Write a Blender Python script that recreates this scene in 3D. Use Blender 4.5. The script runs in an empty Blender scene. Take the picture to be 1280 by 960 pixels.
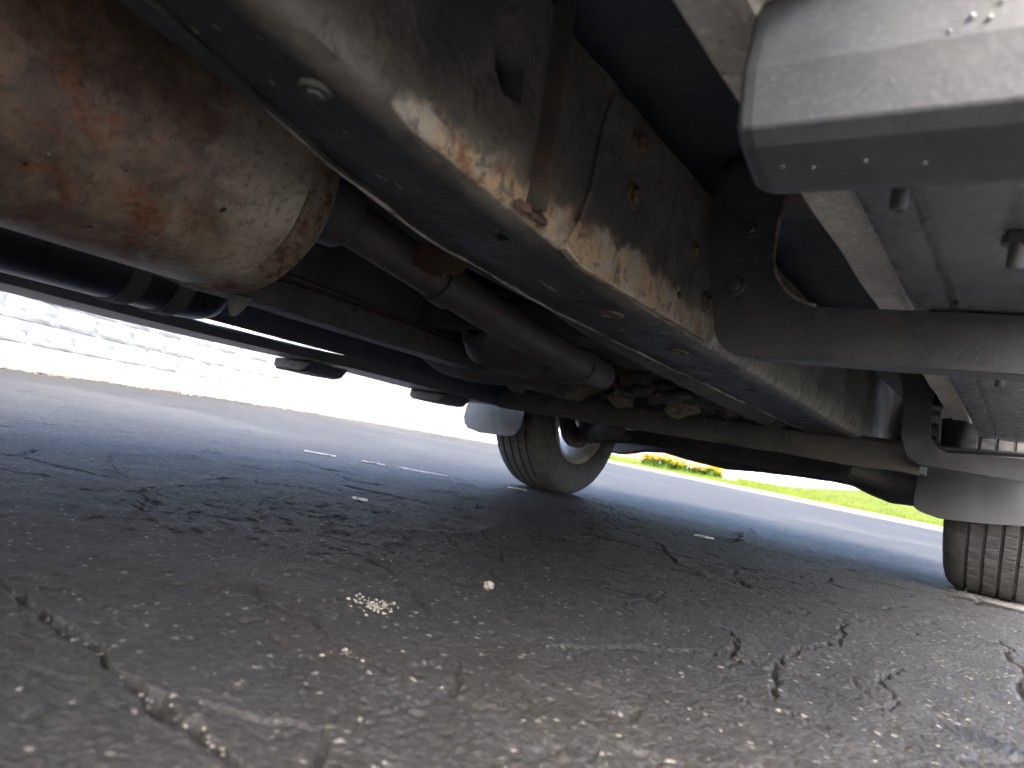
import bpy, bmesh, math, random
import numpy as np
from mathutils import Vector, Matrix
random.seed(7); RNG = np.random.default_rng(7)
S = bpy.context.scene
COL = S.collection

# ---------------------------------------------------------------- camera
CAM_H = .214
yaw, roll, pitch = math.radians(37), math.radians(10.8), math.atan(65/890)
cd = bpy.data.cameras.new('camera'); cam = bpy.data.objects.new('camera', cd); COL.objects.link(cam)
fw = Vector((-math.sin(yaw)*math.cos(pitch), math.cos(yaw)*math.cos(pitch), math.sin(pitch)))
r0 = Vector((math.cos(yaw), math.sin(yaw), 0)); u0 = r0.cross(fw)
rr = r0*math.cos(roll)+u0*math.sin(roll); uu = u0*math.cos(roll)-r0*math.sin(roll)
cam.matrix_world = Matrix(((rr.x,uu.x,-fw.x,0),(rr.y,uu.y,-fw.y,0),(rr.z,uu.z,-fw.z,CAM_H),(0,0,0,1)))
cd.sensor_width = 36; cd.lens = 36*890/1280; cd.clip_start = .02; cd.clip_end = 6000
cd.dof.use_dof = True; cd.dof.focus_distance = 1.45; cd.dof.aperture_fstop = 6.5
S.camera = cam

# ---------------------------------------------------------------- sky, sun, exposure
SUN_EL, SUN_AZ = math.radians(46), math.radians(147)          # azimuth from +y (ahead of the truck) towards +x
w = bpy.data.worlds.new('World'); S.world = w; w.use_nodes = True
nt = w.node_tree; nt.nodes.clear()
sk = nt.nodes.new('ShaderNodeTexSky'); sk.sky_type = 'NISHITA'; sk.sun_disc = False
sk.sun_elevation = SUN_EL; sk.sun_rotation = SUN_AZ; sk.dust_density = 5.5; sk.air_density = .8; sk.ozone_density = 1.0
bg = nt.nodes.new('ShaderNodeBackground'); bg.inputs[1].default_value = .15
wo = nt.nodes.new('ShaderNodeOutputWorld')
nt.links.new(sk.outputs[0], bg.inputs[0]); nt.links.new(bg.outputs[0], wo.inputs[0])
sd = bpy.data.lights.new('sun', 'SUN'); sun = bpy.data.objects.new('sun', sd); COL.objects.link(sun)
sd.energy = .5; sd.angle = math.radians(60); sd.color = (1, .995, .985)
sdir = Vector((math.sin(SUN_AZ)*math.cos(SUN_EL), math.cos(SUN_AZ)*math.cos(SUN_EL), math.sin(SUN_EL)))
sun.rotation_euler = sdir.to_track_quat('Z', 'Y').to_euler(); sun.location = (0, 0, 30)
S.view_settings.view_transform = 'Standard'; S.view_settings.look = 'None'
S.view_settings.exposure = 2.95; S.view_settings.gamma = 1; S.view_settings.use_curve_mapping = False
S.cycles.max_bounces = 6; S.cycles.diffuse_bounces = 4; S.cycles.glossy_bounces = 2; S.cycles.use_denoising = True
S.cycles.use_adaptive_sampling = True; S.cycles.adaptive_threshold = .03; S.cycles.caustics_reflective = False

# ---------------------------------------------------------------- helpers: noise
def hsh(ix, iy, s):
    n = (ix.astype(np.int64)*374761393 + iy.astype(np.int64)*668265263 + s*974634777) & 0xffffffff
    n = ((n ^ (n >> 13))*1274126177) & 0xffffffff
    n = ((n ^ (n >> 16))*2246822519) & 0xffffffff
    return ((n ^ (n >> 15)) & 0xffff)/65535.
def vnoise(x, y, s=0):
    ix, iy = np.floor(x), np.floor(y); fx, fy = x-ix, y-iy
    fx = fx*fx*(3-2*fx); fy = fy*fy*(3-2*fy)
    a = hsh(ix, iy, s); b = hsh(ix+1, iy, s); c = hsh(ix, iy+1, s); d = hsh(ix+1, iy+1, s)
    return (a*(1-fx)+b*fx)*(1-fy)+(c*(1-fx)+d*fx)*fy
def fbm(x, y, s=0, o=4):
    t = 0; a = .5
    for k in range(o):
        t = t+a*vnoise(x*2**k+17*k, y*2**k-9*k, s+k); a *= .5
    return t
def worley(x, y, s=0):
    ix, iy = np.floor(x), np.floor(y); best = np.full(x.shape, 9.); hid = np.zeros(x.shape)
    for dx in (-1, 0, 1):
        for dy in (-1, 0, 1):
            cx, cy = ix+dx, iy+dy
            d = (cx+hsh(cx, cy, s)-x)**2+(cy+hsh(cx, cy, s+1)-y)**2
            m = d < best; best = np.where(m, d, best); hid = np.where(m, hsh(cx, cy, s+2), hid)
    return np.sqrt(best), hid

# ---------------------------------------------------------------- helpers: materials
def new_mat(name):
    m = bpy.data.materials.new(name); m.use_nodes = True
    t = m.node_tree; t.nodes.clear()
    o = t.nodes.new('ShaderNodeOutputMaterial'); b = t.nodes.new('ShaderNodeBsdfPrincipled')
    t.links.new(b.outputs[0], o.inputs[0])
    return m, t, b
class G:
    """tiny node-graph writer"""
    def __init__(s, t): s.t = t; s.co = t.nodes.new('ShaderNodeTexCoord').outputs['Object']
    def lk(s, v, i):
        if isinstance(v, (int, float)): i.default_value = v
        elif isinstance(v, tuple): i.default_value = v if len(v) == len(i.default_value) else (*v, 1)
        else: s.t.links.new(v, i)
    def noise(s, sc, det=4, rough=.55, dist=0, vec=None, col=False):
        n = s.t.nodes.new('ShaderNodeTexNoise'); s.t.links.new(vec or s.co, n.inputs['Vector'])
        n.inputs['Scale'].default_value = sc; n.inputs['Detail'].default_value = det
        n.inputs['Roughness'].default_value = rough; n.inputs['Distortion'].default_value = dist
        return n.outputs[1 if col else 0]
    def voro(s, sc, out='Distance', feat='F1', vec=None):
        n = s.t.nodes.new('ShaderNodeTexVoronoi'); n.feature = feat; s.t.links.new(vec or s.co, n.inputs['Vector'])
        n.inputs['Scale'].default_value = sc; return n.outputs[out]
    def scl(s, v):
        n = s.t.nodes.new('ShaderNodeMapping'); n.inputs['Scale'].default_value = v; s.t.links.new(s.co, n.inputs['Vector']); return n.outputs[0]
    def ramp(s, f, a, b):
        n = s.t.nodes.new('ShaderNodeMapRange'); n.interpolation_type = 'SMOOTHSTEP'
        n.inputs['From Min'].default_value = a; n.inputs['From Max'].default_value = b; s.t.links.new(f, n.inputs[0]); return n.outputs[0]
    def math(s, op, a, b=0., clamp=False):
        n = s.t.nodes.new('ShaderNodeMath'); n.operation = op; n.use_clamp = clamp; s.lk(a, n.inputs[0]); s.lk(b, n.inputs[1]); return n.outputs[0]
    def mix(s, f, a, b):
        n = s.t.nodes.new('ShaderNodeMix'); n.data_type = 'RGBA'
        s.lk(f, n.inputs[0]); s.lk(a, n.inputs[6]); s.lk(b, n.inputs[7]); return n.outputs[2]
    def xyz(s):
        n = s.t.nodes.new('ShaderNodeSeparateXYZ'); s.t.links.new(s.co, n.inputs[0]); return n.outputs
    def bump(s, h, st, dist, b):
        n = s.t.nodes.new('ShaderNodeBump'); n.inputs['Strength'].default_value = st; n.inputs['Distance'].default_value = dist
        s.t.links.new(h, n.inputs['Height']); s.t.links.new(n.outputs[0], b.inputs['Normal'])
def grimy(name, base, dirt, rust=(.17, .075, .035), rust_amt=.3, rough=.6, metal=0., sc=9., bump=.35, spec=.5, chips=None):
    m, t, b = new_mat(name); g = G(t)
    n1 = g.noise(sc, 6, .6, .4); n2 = g.noise(sc*2.7, 5, .65); n3 = g.noise(sc*11, 4, .6)
    c = g.mix(g.ramp(n1, .38, .64), base, dirt)
    c = g.mix(g.math('MULTIPLY', g.ramp(n3, .5, .7), .35), c, tuple(v*1.8+.02 for v in base))
    r = g.ramp(g.math('ADD', n2, g.math('MULTIPLY', n1, .4)), .95-rust_amt*.55, 1.06-rust_amt*.5)
    c = g.mix(r, c, g.mix(g.ramp(n3, .35, .65), rust, tuple(v*.45 for v in rust)))
    if chips: c = g.mix(g.math('MULTIPLY', g.ramp(g.noise(sc*18, 2), .66, .7), .8), c, chips)
    g.lk(c, b.inputs['Base Color']); b.inputs['Metallic'].default_value = metal
    g.lk(g.math('ADD', g.math('MULTIPLY', n2, .35), rough-.17, True), b.inputs['Roughness'])
    b.inputs['Specular IOR Level'].default_value = spec
    g.bump(g.math('ADD', g.math('MULTIPLY', n2, .6), g.math('MULTIPLY', n3, .5)), bump, .004, b)
    return m
def plain(name, col, rough=.5, metal=0., sc=20., var=.25, bump=.1, spec=.5, coat=0.):
    m, t, b = new_mat(name); g = G(t)
    n = g.noise(sc, 5, .6)
    g.lk(g.mix(g.ramp(n, .3, .7), tuple(v*(1-var) for v in col), tuple(min(1, v*(1+var)) for v in col)), b.inputs['Base Color'])
    g.lk(g.math('ADD', g.math('MULTIPLY', n, .25), rough-.12, True), b.inputs['Roughness'])
    b.inputs['Metallic'].default_value = metal; b.inputs['Specular IOR Level'].default_value = spec; b.inputs['Coat Weight'].default_value = coat
    if bump: g.bump(g.noise(sc*6, 3), bump, .002, b)
    return m

# the corroded rail: black paint gone to tan and rust low on the web
def rail_mat():
    m, t, b = new_mat('frame_rail_steel'); g = G(t)
    n1 = g.noise(7, 7, .62, .6); n2 = g.noise(26, 6, .65, .3); n3 = g.noise(120, 4, .6); n4 = g.noise(11, 5, .6, .2)
    x, y, z = g.xyz()
    strk = g.noise(48, 6, .7, .5, g.scl((1, 1, .42)))
    paint = g.mix(g.ramp(n1, .35, .65), (.075, .074, .074), (.19, .18, .165))
    paint = g.mix(g.math('MULTIPLY', g.ramp(n3, .48, .7), .4), paint, (.2, .175, .14))
    # bare corroded band on the web just above the lower corner
    zl = g.ramp(z, .53, .405); web = g.ramp(x, -.425, -.413); fr = g.ramp(y, .22, .38)
    band = g.math('MULTIPLY', g.math('MULTIPLY', zl, web), fr)
    k = g.ramp(g.math('ADD', g.math('MULTIPLY', band, .62), g.math('ADD', g.math('MULTIPLY', n4, .6), g.math('MULTIPLY', n2, .4))), .87, 1.0)
    far = g.ramp(y, .8, 1.15); tan = g.mix(far, g.mix(g.ramp(n2, .4, .62), (.54, .4, .27), (.5, .46, .4)), g.mix(g.ramp(strk, .42, .6), (.42, .41, .39), (.15, .15, .15)))
    tan = g.mix(g.math('MULTIPLY', g.ramp(strk, .5, .66), .75), tan, (.2, .205, .2))
    tan = g.mix(g.math('MULTIPLY', g.ramp(g.noise(16, 5, .6), .55, .66), g.math('SUBTRACT', 1., far)), tan, (.28, .12, .06))
    c = g.mix(g.math('MULTIPLY', g.math('MULTIPLY', k, web), g.math('SUBTRACT', 1., g.math('MULTIPLY', far, .55))), paint, tan)
    c = g.mix(g.math('MULTIPLY', web, g.math('MULTIPLY', g.ramp(g.noise(34, 6, .75, .6), .52, .6), .7)), c, (.075, .07, .066))
    c = g.mix(g.math('MULTIPLY', web, g.ramp(g.noise(9, 6, .7, .8), .62, .74)), c, (.13, .07, .04))
    # thin brown scale on the bottom flange
    fl = g.ramp(x, -.425, -.45)
    c = g.mix(g.math('MULTIPLY', fl, g.ramp(n2, .42, .7)), c, (.06, .056, .052))
    c = g.mix(g.math('MULTIPLY', fl, g.math('ADD', g.math('MULTIPLY', g.ramp(n1, .3, .55), .35), .6)), c, (.028, .028, .03))
    c = g.mix(g.math('MULTIPLY', fl, g.ramp(g.noise(55, 3, .7, 0, g.scl((1, .35, 1))), .65, .69)), c, (.33, .3, .26))
    # worn bright lip
    lip = g.math('MULTIPLY', g.ramp(x, -.5475, -.5505), g.ramp(n2, .42, .6))
    c = g.mix(lip, c, (.5, .46, .4))
    g.lk(c, b.inputs['Base Color'])
    g.lk(g.math('ADD', g.math('MULTIPLY', n2, .5), .22), b.inputs['Roughness'])
    b.inputs['Specular IOR Level'].default_value = .45
    g.bump(g.math('ADD', g.math('MULTIPLY', n2, .8), g.math('MULTIPLY', n3, .5)), .8, .006, b)
    return m
def muffler_mat():
    m, t, b = new_mat('muffler_rust'); g = G(t)
    x, y, z = g.xyz()
    n1 = g.noise(6, 7, .62, .5); n2 = g.noise(19, 6, .65, .5); n3 = g.noise(90, 4, .65); n4 = g.noise(11, 6, .65, .3)
    bare = g.mix(g.ramp(n2, .4, .65), (.68, .61, .51), (.52, .46, .37))
    brown = g.mix(g.ramp(n2, .35, .65), (.22, .165, .135), (.44, .32, .235))
    gr = g.math('ADD', g.ramp(y, .28, .56), g.math('MULTIPLY', g.math('SUBTRACT', n1, .5), 1.6))
    c = g.mix(g.ramp(gr, .42, .72), brown, bare)
    c = g.mix(g.math('MULTIPLY', g.ramp(n4, .5, .62), g.ramp(y, .52, .36)), c, g.mix(g.ramp(n3, .4, .6), (.4, .19, .1), (.25, .125, .075)))
    c = g.mix(g.ramp(g.noise(8, 5, .7, .6), .6, .7), c, (.09, .066, .058))
    c = g.mix(g.math('MULTIPLY', g.ramp(n3, .52, .68), .5), c, (.13, .07, .04))
    c = g.mix(g.ramp(g.noise(140, 2), .7, .74), c, (.5, .45, .38))
    c = g.mix(g.ramp(g.noise(42, 3, .5), .735, .75), c, (.045, .035, .03))
    c = g.mix(g.math('MULTIPLY', g.math('MULTIPLY', g.ramp(y, .51, .56), .65), g.ramp(g.math('ADD', n2, g.math('MULTIPLY', n3, .4)), .5, .85)), c, (.2, .135, .09))
    g.lk(c, b.inputs['Base Color'])
    g.lk(g.math('ADD', g.math('MULTIPLY', n2, .45), .28), b.inputs['Roughness'])
    b.inputs['Metallic'].default_value = .3
    g.bump(g.math('ADD', g.math('MULTIPLY', n4, .6), g.math('MULTIPLY', n3, .6)), .45, .005, b)
    return m
M = {}
M['rail'] = rail_mat(); M['muffler'] = muffler_mat()
M['steel'] = grimy('dark_chassis_steel', (.105, .107, .112), (.17, .162, .152), rust_amt=.25, rough=.6)
M['cross'] = grimy('crossmember_steel', (.07, .071, .07), (.12, .115, .103), (.14, .1, .07), .25, .65, chips=(.22, .2, .17))
M['plate'] = grimy('web_plate_steel', (.06, .056, .05), (.14, .12, .09), (.3, .17, .08), .42, .6)
M['finst'] = grimy('fin_steel', (.06, .055, .05), (.09, .075, .06), (.2, .1, .06), .32, .7, sc=16)
M['seam'] = grimy('seam_rust', (.3, .26, .21), (.2, .15, .11), (.2, .1, .06), .5, .6, .2, 24)
M['worn'] = grimy('worn_and_lit_edge_steel', (.42, .4, .37), (.16, .15, .14), (.12, .08, .06), .3, .45, .3, 40)  # worn flange lip; also the painted-on lit rim of the bracket opening
M['rusty'] = grimy('rusty_steel', (.16, .105, .078), (.11, .075, .058), (.24, .14, .09), .25, .8)
M['pipe'] = grimy('exhaust_pipe_steel', (.13, .118, .108), (.09, .083, .079), (.16, .11, .08), .3, .6, .2)
M['tan'] = grimy('corroded_aluminium', (.45, .39, .29), (.32, .27, .19), (.16, .13, .1), .35, .75)
M['bracket'] = grimy('black_bracket_steel', (.062, .068, .076), (.1, .102, .106), (.14, .1, .07), .15, .4, sc=14, chips=(.22, .21, .2))
M['black'] = grimy('textured_black_plastic', (.078, .085, .096), (.1, .105, .112), (.15, .145, .135), .12, .42, 0, 22, .18, chips=(.13, .13, .13))
M['boardalu'] = grimy('board_underside', (.19, .205, .23), (.25, .26, .275), (.3, .3, .29), .12, .27, 0, 9, .15)
M['flap'] = plain('grey_black_plastic', (.06, .064, .069), .5, 0, 12, .2, .25)
M['floor'] = grimy('floor_pan_undercoat', (.06, .072, .098), (.085, .095, .118), rust_amt=.03, rough=.7, sc=6)
M['white'] = grimy('dusty_white_paint', (.78, .77, .73), (.62, .6, .56), (.46, .38, .3), .1, .45, sc=10, bump=.15, chips=(.16, .14, .12))
M['paint'] = plain('white_body_paint', (.72, .72, .7), .3, 0, 5, .06, 0, coat=.4)
M['tank'] = plain('black_tank_plastic', (.035, .036, .04), .3, 0, 8, .3, .15)
M['bolt'] = grimy('bolt_steel', (.09, .08, .07), (.16, .12, .085), (.22, .1, .05), .4, .6, .3, 40)
M['rim'] = grimy('wheel_rim_alloy', (.6, .58, .54), (.38, .35, .3), (.2, .1, .05), .25, .45, .4, 12)
M['disc'] = grimy('brake_disc_iron', (.12, .1, .085), (.07, .055, .045), (.2, .09, .04), .4, .6, .4, 16)
M['glass'] = plain('dark_window_glass', (.02, .025, .03), .08, 0, 3, .1, 0)
M['chrome'] = plain('bright_trim', (.6, .6, .62), .2, 1, 4, .05, 0)
M['water'] = plain('water_droplet', (.16, .18, .2), .06, 0, 4, .05, 0, .8, 1.)
def tyre_mat():
    m, t, b = new_mat('tyre_rubber'); g = G(t)
    n = g.noise(30, 5, .6); n3 = g.noise(180, 3)
    c = g.mix(g.ramp(n, .35, .68), (.075, .077, .08), (.12, .12, .12))
    c = g.mix(g.math('MULTIPLY', g.ramp(n3, .6, .7), .4), c, (.15, .14, .13))
    g.lk(c, b.inputs['Base Color']); b.inputs['Roughness'].default_value = .72; b.inputs['Specular IOR Level'].default_value = .35
    g.bump(n3, .25, .001, b); return m
M['tyre'] = tyre_mat()
def asphalt_mat():
    m, t, b = new_mat('worn_asphalt'); g = G(t)
    at = t.nodes.new('ShaderNodeAttribute'); at.attribute_name = 'tone'
    se = t.nodes.new('ShaderNodeSeparateColor'); t.links.new(at.outputs['Color'], se.inputs[0])
    pale, brown, tar = se.outputs
    n1 = g.noise(1.3, 5, .6); n2 = g.noise(14, 6, .65); n3 = g.noise(95, 5, .7)
    c = g.mix(g.ramp(n2, .3, .7), (.0245, .0243, .0243), (.0405, .0402, .04))
    c = g.mix(g.math('MULTIPLY', g.ramp(n1, .4, .65), .3), c, (.062, .061, .06))
    vc = g.voro(230, 'Color'); vs = t.nodes.new('ShaderNodeSeparateColor'); t.links.new(vc, vs.inputs[0])
    c = g.mix(g.math('MULTIPLY', g.ramp(vs.outputs[0], .6, .95), .4), c, (.085, .083, .081))
    c = g.mix(g.math('MULTIPLY', g.ramp(vs.outputs[1], .6, .9), .5), c, (.027, .026, .025))
    c = g.mix(g.ramp(vs.outputs[2], .985, .99), c, (.22, .21, .19))
    c = g.mix(g.math('MULTIPLY', g.ramp(n3, .58, .78), .3), c, (.115, .113, .11))
    c = g.mix(g.math('MULTIPLY', brown, .7), c, (.042, .037, .034))
    c = g.mix(pale, c, g.mix(g.ramp(n2, .35, .65), (.30, .29, .27), (.2, .195, .185)))
    c = g.mix(tar, c, (.018, .018, .019))
    g.lk(c, b.inputs['Base Color'])
    g.lk(g.math('SUBTRACT', g.math('ADD', g.math('MULTIPLY', n2, .3), .5), g.math('MULTIPLY', tar, .15)), b.inputs['Roughness'])
    b.inputs['Specular IOR Level'].default_value = .4
    vd = g.voro(170)
    g.bump(g.math('ADD', g.math('MULTIPLY', vd, -.8), n3), .55, .004, b)
    return m
M['asphalt'] = asphalt_mat()
def block_mat():
    m, t, b = new_mat('split_face_block'); g = G(t)
    oi = t.nodes.new('ShaderNodeObjectInfo')
    n = g.noise(6, 6, .65); n2 = g.noise(40, 4, .6)
    c = g.mix(g.ramp(n, .35, .65), (.66, .65, .61), (.56, .545, .5))
    c = g.mix(g.math('MULTIPLY', oi.outputs['Random'], .5), c, (.7, .68, .64))
    c = g.mix(g.math('MULTIPLY', g.ramp(n2, .55, .7), .4), c, (.55, .53, .49))
    g.lk(c, b.inputs['Base Color']); b.inputs['Roughness'].default_value = .9
    g.bump(g.math('ADD', n2, n), .6, .012, b); return m
M['block'] = block_mat()
M['siding'] = plain('pale_siding', (.7, .69, .66), .7, 0, 2, .08, 0)
M['roofing'] = plain('grey_roof_edge', (.35, .35, .36), .8, 0, 3, .2, 0)
M['paleglass'] = plain('pale_window_glass', (.3, .33, .36), .15, 0, 3, .1, 0)
M['mortar'] = grimy('dark_joint', (.52, .51, .48), (.46, .45, .42), (.4, .38, .34), .2, .9, 0, 5, .4)
M['kerb'] = grimy('lawn_kerb_concrete', (.4, .37, .29), (.3, .28, .21), (.24, .2, .14), .2, .9, 0, 5, .4)
M['concrete'] = grimy('kerb_concrete', (.55, .53, .49), (.43, .41, .37), (.33, .3, .25), .2, .9, 0, 5, .4)
def grass_mat(name, a, bb, tr=.25):
    m, t, b = new_mat(name); g = G(t)
    n = g.noise(1.1, 5, .6); n2 = g.noise(9, 4, .6)
    c = g.mix(g.ramp(n, .35, .65), a, bb); c = g.mix(g.math('MULTIPLY', g.ramp(n2, .5, .75), .5), c, (.13, .14, .04))
    g.lk(c, b.inputs['Base Color']); b.inputs['Roughness'].default_value = .8; b.inputs['Specular IOR Level'].default_value = .2
    if tr:
        b.inputs['Transmission Weight'].default_value = 0
    g.bump(g.noise(60, 4), .6, .03, b); return m
M['lawn'] = grass_mat('lawn_turf', (.085, .12, .014), (.115, .145, .02))
M['blade'] = grass_mat('grass_blades', (.1, .145, .016), (.135, .175, .022))
M['leaf'] = grass_mat('flower_leaves', (.05, .12, .02), (.08, .16, .03))
M['petal'] = plain('yellow_petals', (.9, .74, .02), .6, 0, 8, .15, 0)
M['stone'] = plain('pale_stone', (.3, .275, .23), .85, 0, 60, .35, .5)
M['grit'] = plain('pale_grit', (.24, .225, .2), .9, 0, 30, .5, .3)
M['litter'] = plain('dry_leaf_litter', (.27, .22, .15), .9, 0, 3, .5, .2)
M['marking'] = grimy('worn_white_marking', (.6, .6, .57), (.4, .39, .36), (.12, .12, .12), .35, .7, 0, 14)
M['redpaint'] = plain('red_car_paint', (.34, .13, .12), .3, 0, 4, .1, 0, coat=.5)
M['lamp'] = plain('red_lamp_lens', (.4, .02, .02), .2, 0, 4, .1, 0)

# ---------------------------------------------------------------- helpers: meshes
class B:
    """collects geometry in world space, builds ONE mesh object"""
    def __init__(s): s.v = []; s.f = []
    def add(s, vs, fs):
        o = len(s.v); s.v += [tuple(map(float, p)) for p in vs]; s.f += [tuple(i+o for i in f) for f in fs]; return s
    def box(s, a, b):
        (x0, y0, z0), (x1, y1, z1) = a, b
        return s.add([(x0,y0,z0),(x1,y0,z0),(x1,y1,z0),(x0,y1,z0),(x0,y0,z1),(x1,y0,z1),(x1,y1,z1),(x0,y1,z1)],
                     [(3,2,1,0),(4,5,6,7),(0,1,5,4),(1,2,6,5),(2,3,7,6),(3,0,4,7)])
    def loft(s, rings, caps=True):
        n = len(rings[0]); vs = [p for r in rings for p in r]; fs = []
        for k in range(len(rings)-1):
            for i in range(n): fs.append((k*n+i, k*n+(i+1) % n, (k+1)*n+(i+1) % n, (k+1)*n+i))
        if caps: fs.append(tuple(range(n))[::-1]); fs.append(tuple((len(rings)-1)*n+i for i in range(n)))
        return s.add(vs, fs)
    def prism(s, poly, axis, a, b):
        def P(p, t): return {'x': (t, p[0], p[1]), 'y': (p[0], t, p[1]), 'z': (p[0], p[1], t)}[axis]
        return s.loft([[P(p, a) for p in poly], [P(p, b) for p in poly]])
    def tube(s, path, rad, n=14, caps=True):
        pts = [Vector(p) for p in path]; rads = rad if isinstance(rad, (list, tuple)) else [rad]*len(pts); rings = []
        up = Vector((0, 0, 1))
        for i, p in enumerate(pts):
            d = (pts[min(i+1, len(pts)-1)]-pts[max(i-1, 0)]).normalized()
            if abs(d.z) > .95: up = Vector((1, 0, 0))
            a = d.cross(up).normalized(); c = a.cross(d).normalized(); r_ = rads[i]
            rings.append([p+(a*math.cos(t)+c*math.sin(t))*r_ for t in [2*math.pi*k/n for k in range(n)]])
        return s.loft(rings, caps)
    def lathe(s, prof, c, axis='x', n=48):
        """prof: (axial, radius) ring profile, closed loop"""
        rings = []
        for k in range(n):
            t = 2*math.pi*k/n; ca, sa = math.cos(t), math.sin(t)
            if axis == 'x': rings.append([(c[0]+a, c[1]+r*ca, c[2]+r*sa) for a, r in prof])
            elif axis == 'y': rings.append([(c[0]+r*ca, c[1]+a, c[2]+r*sa) for a, r in prof])
            else: rings.append([(c[0]+r*ca, c[1]+r*sa, c[2]+a) for a, r in prof])
        rings.append(rings[0]); m = len(prof); o = len(s.v)
        s.v += [tuple(map(float, p)) for r in rings[:-1] for p in r]
        for k in range(n):
            for i in range(m): s.f.append((o+k*m+i, o+((k+1) % n)*m+i, o+((k+1) % n)*m+(i+1) % m, o+k*m+(i+1) % m))
        return s
    def ico(s, c, r, sq=(1, 1, 1), jit=.2, sub=1):
        bm = bmesh.new(); bmesh.ops.create_icosphere(bm, subdivisions=sub, radius=1)
        vs = [(c[0]+v.co.x*r*sq[0]*(1+random.uniform(-jit, jit)), c[1]+v.co.y*r*sq[1]*(1+random.uniform(-jit, jit)), c[2]+v.co.z*r*sq[2]*(1+random.uniform(-jit, jit))) for v in bm.verts]
        fs = [tuple(v.index for v in f.verts) for f in bm.faces]; bm.free(); return s.add(vs, fs)
    def build(s, name, mat, parent=None, bevel=0, seg=2, ang=35, smooth=True, fix=True):
        me = bpy.data.meshes.new(name); me.from_pydata(s.v, [], s.f); me.update()
        if fix:
            bm = bmesh.new(); bm.from_mesh(me); bmesh.ops.recalc_face_normals(bm, faces=bm.faces); bm.to_mesh(me); bm.free()
        if smooth:
            me.polygons.foreach_set('use_smooth', [True]*len(me.polygons)); me.set_sharp_from_angle(angle=math.radians(ang))
        me.materials.append(M[mat] if isinstance(mat, str) else mat)
        o = bpy.data.objects.new(name, me); COL.objects.link(o)
        if parent: par(o, parent)
        if bevel:
            b = o.modifiers.new('bevel', 'BEVEL'); b.width = bevel; b.segments = seg; b.limit_method = 'ANGLE'; b.angle_limit = math.radians(40)
            b.harden_normals = False
        return o
def world(o):
    m = o.matrix_basis.copy()
    if o.parent: m = world(o.parent) @ o.matrix_parent_inverse @ m
    return m
def par(o, p): o.parent = p; o.matrix_parent_inverse = world(p).inverted()
def tag(o, label, cat=None, group=None, kind=None):
    if label: o['label'] = label
    if cat: o['category'] = cat
    if group: o['group'] = group
    if kind: o['kind'] = kind
    return o
def empty(name, loc, label, cat, group=None):
    o = bpy.data.objects.new(name, None); o.empty_display_size = .1; o.location = loc; COL.objects.link(o); return tag(o, label, cat, group)
def catmull(pts, n=8):
    P = [Vector(p) for p in pts]; out = []
    for i in range(len(P)-1):
        a, b, c, d = P[max(i-1, 0)], P[i], P[i+1], P[min(i+2, len(P)-1)]
        for k in range(n):
            t = k/n; out.append(.5*((2*b)+(c-a)*t+(2*a-5*b+4*c-d)*t*t+(3*b-a-3*c+d)*t**3))
    return out+[P[-1]]
def cut(o, cutters):
    for c in cutters:
        m = o.modifiers.new('b', 'BOOLEAN'); m.operation = 'DIFFERENCE'; m.solver = 'EXACT'; m.object = c
    bpy.context.view_layer.update()
    dg = bpy.context.evaluated_depsgraph_get()
    me = bpy.data.meshes.new_from_object(o.evaluated_get(dg)); old = o.data
    o.modifiers.clear(); o.data = me; bpy.data.meshes.remove(old)
    me.polygons.foreach_set('use_smooth', [True]*len(me.polygons)); me.set_sharp_from_angle(angle=math.radians(35))
    for c in cutters: bpy.data.objects.remove(c)

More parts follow.
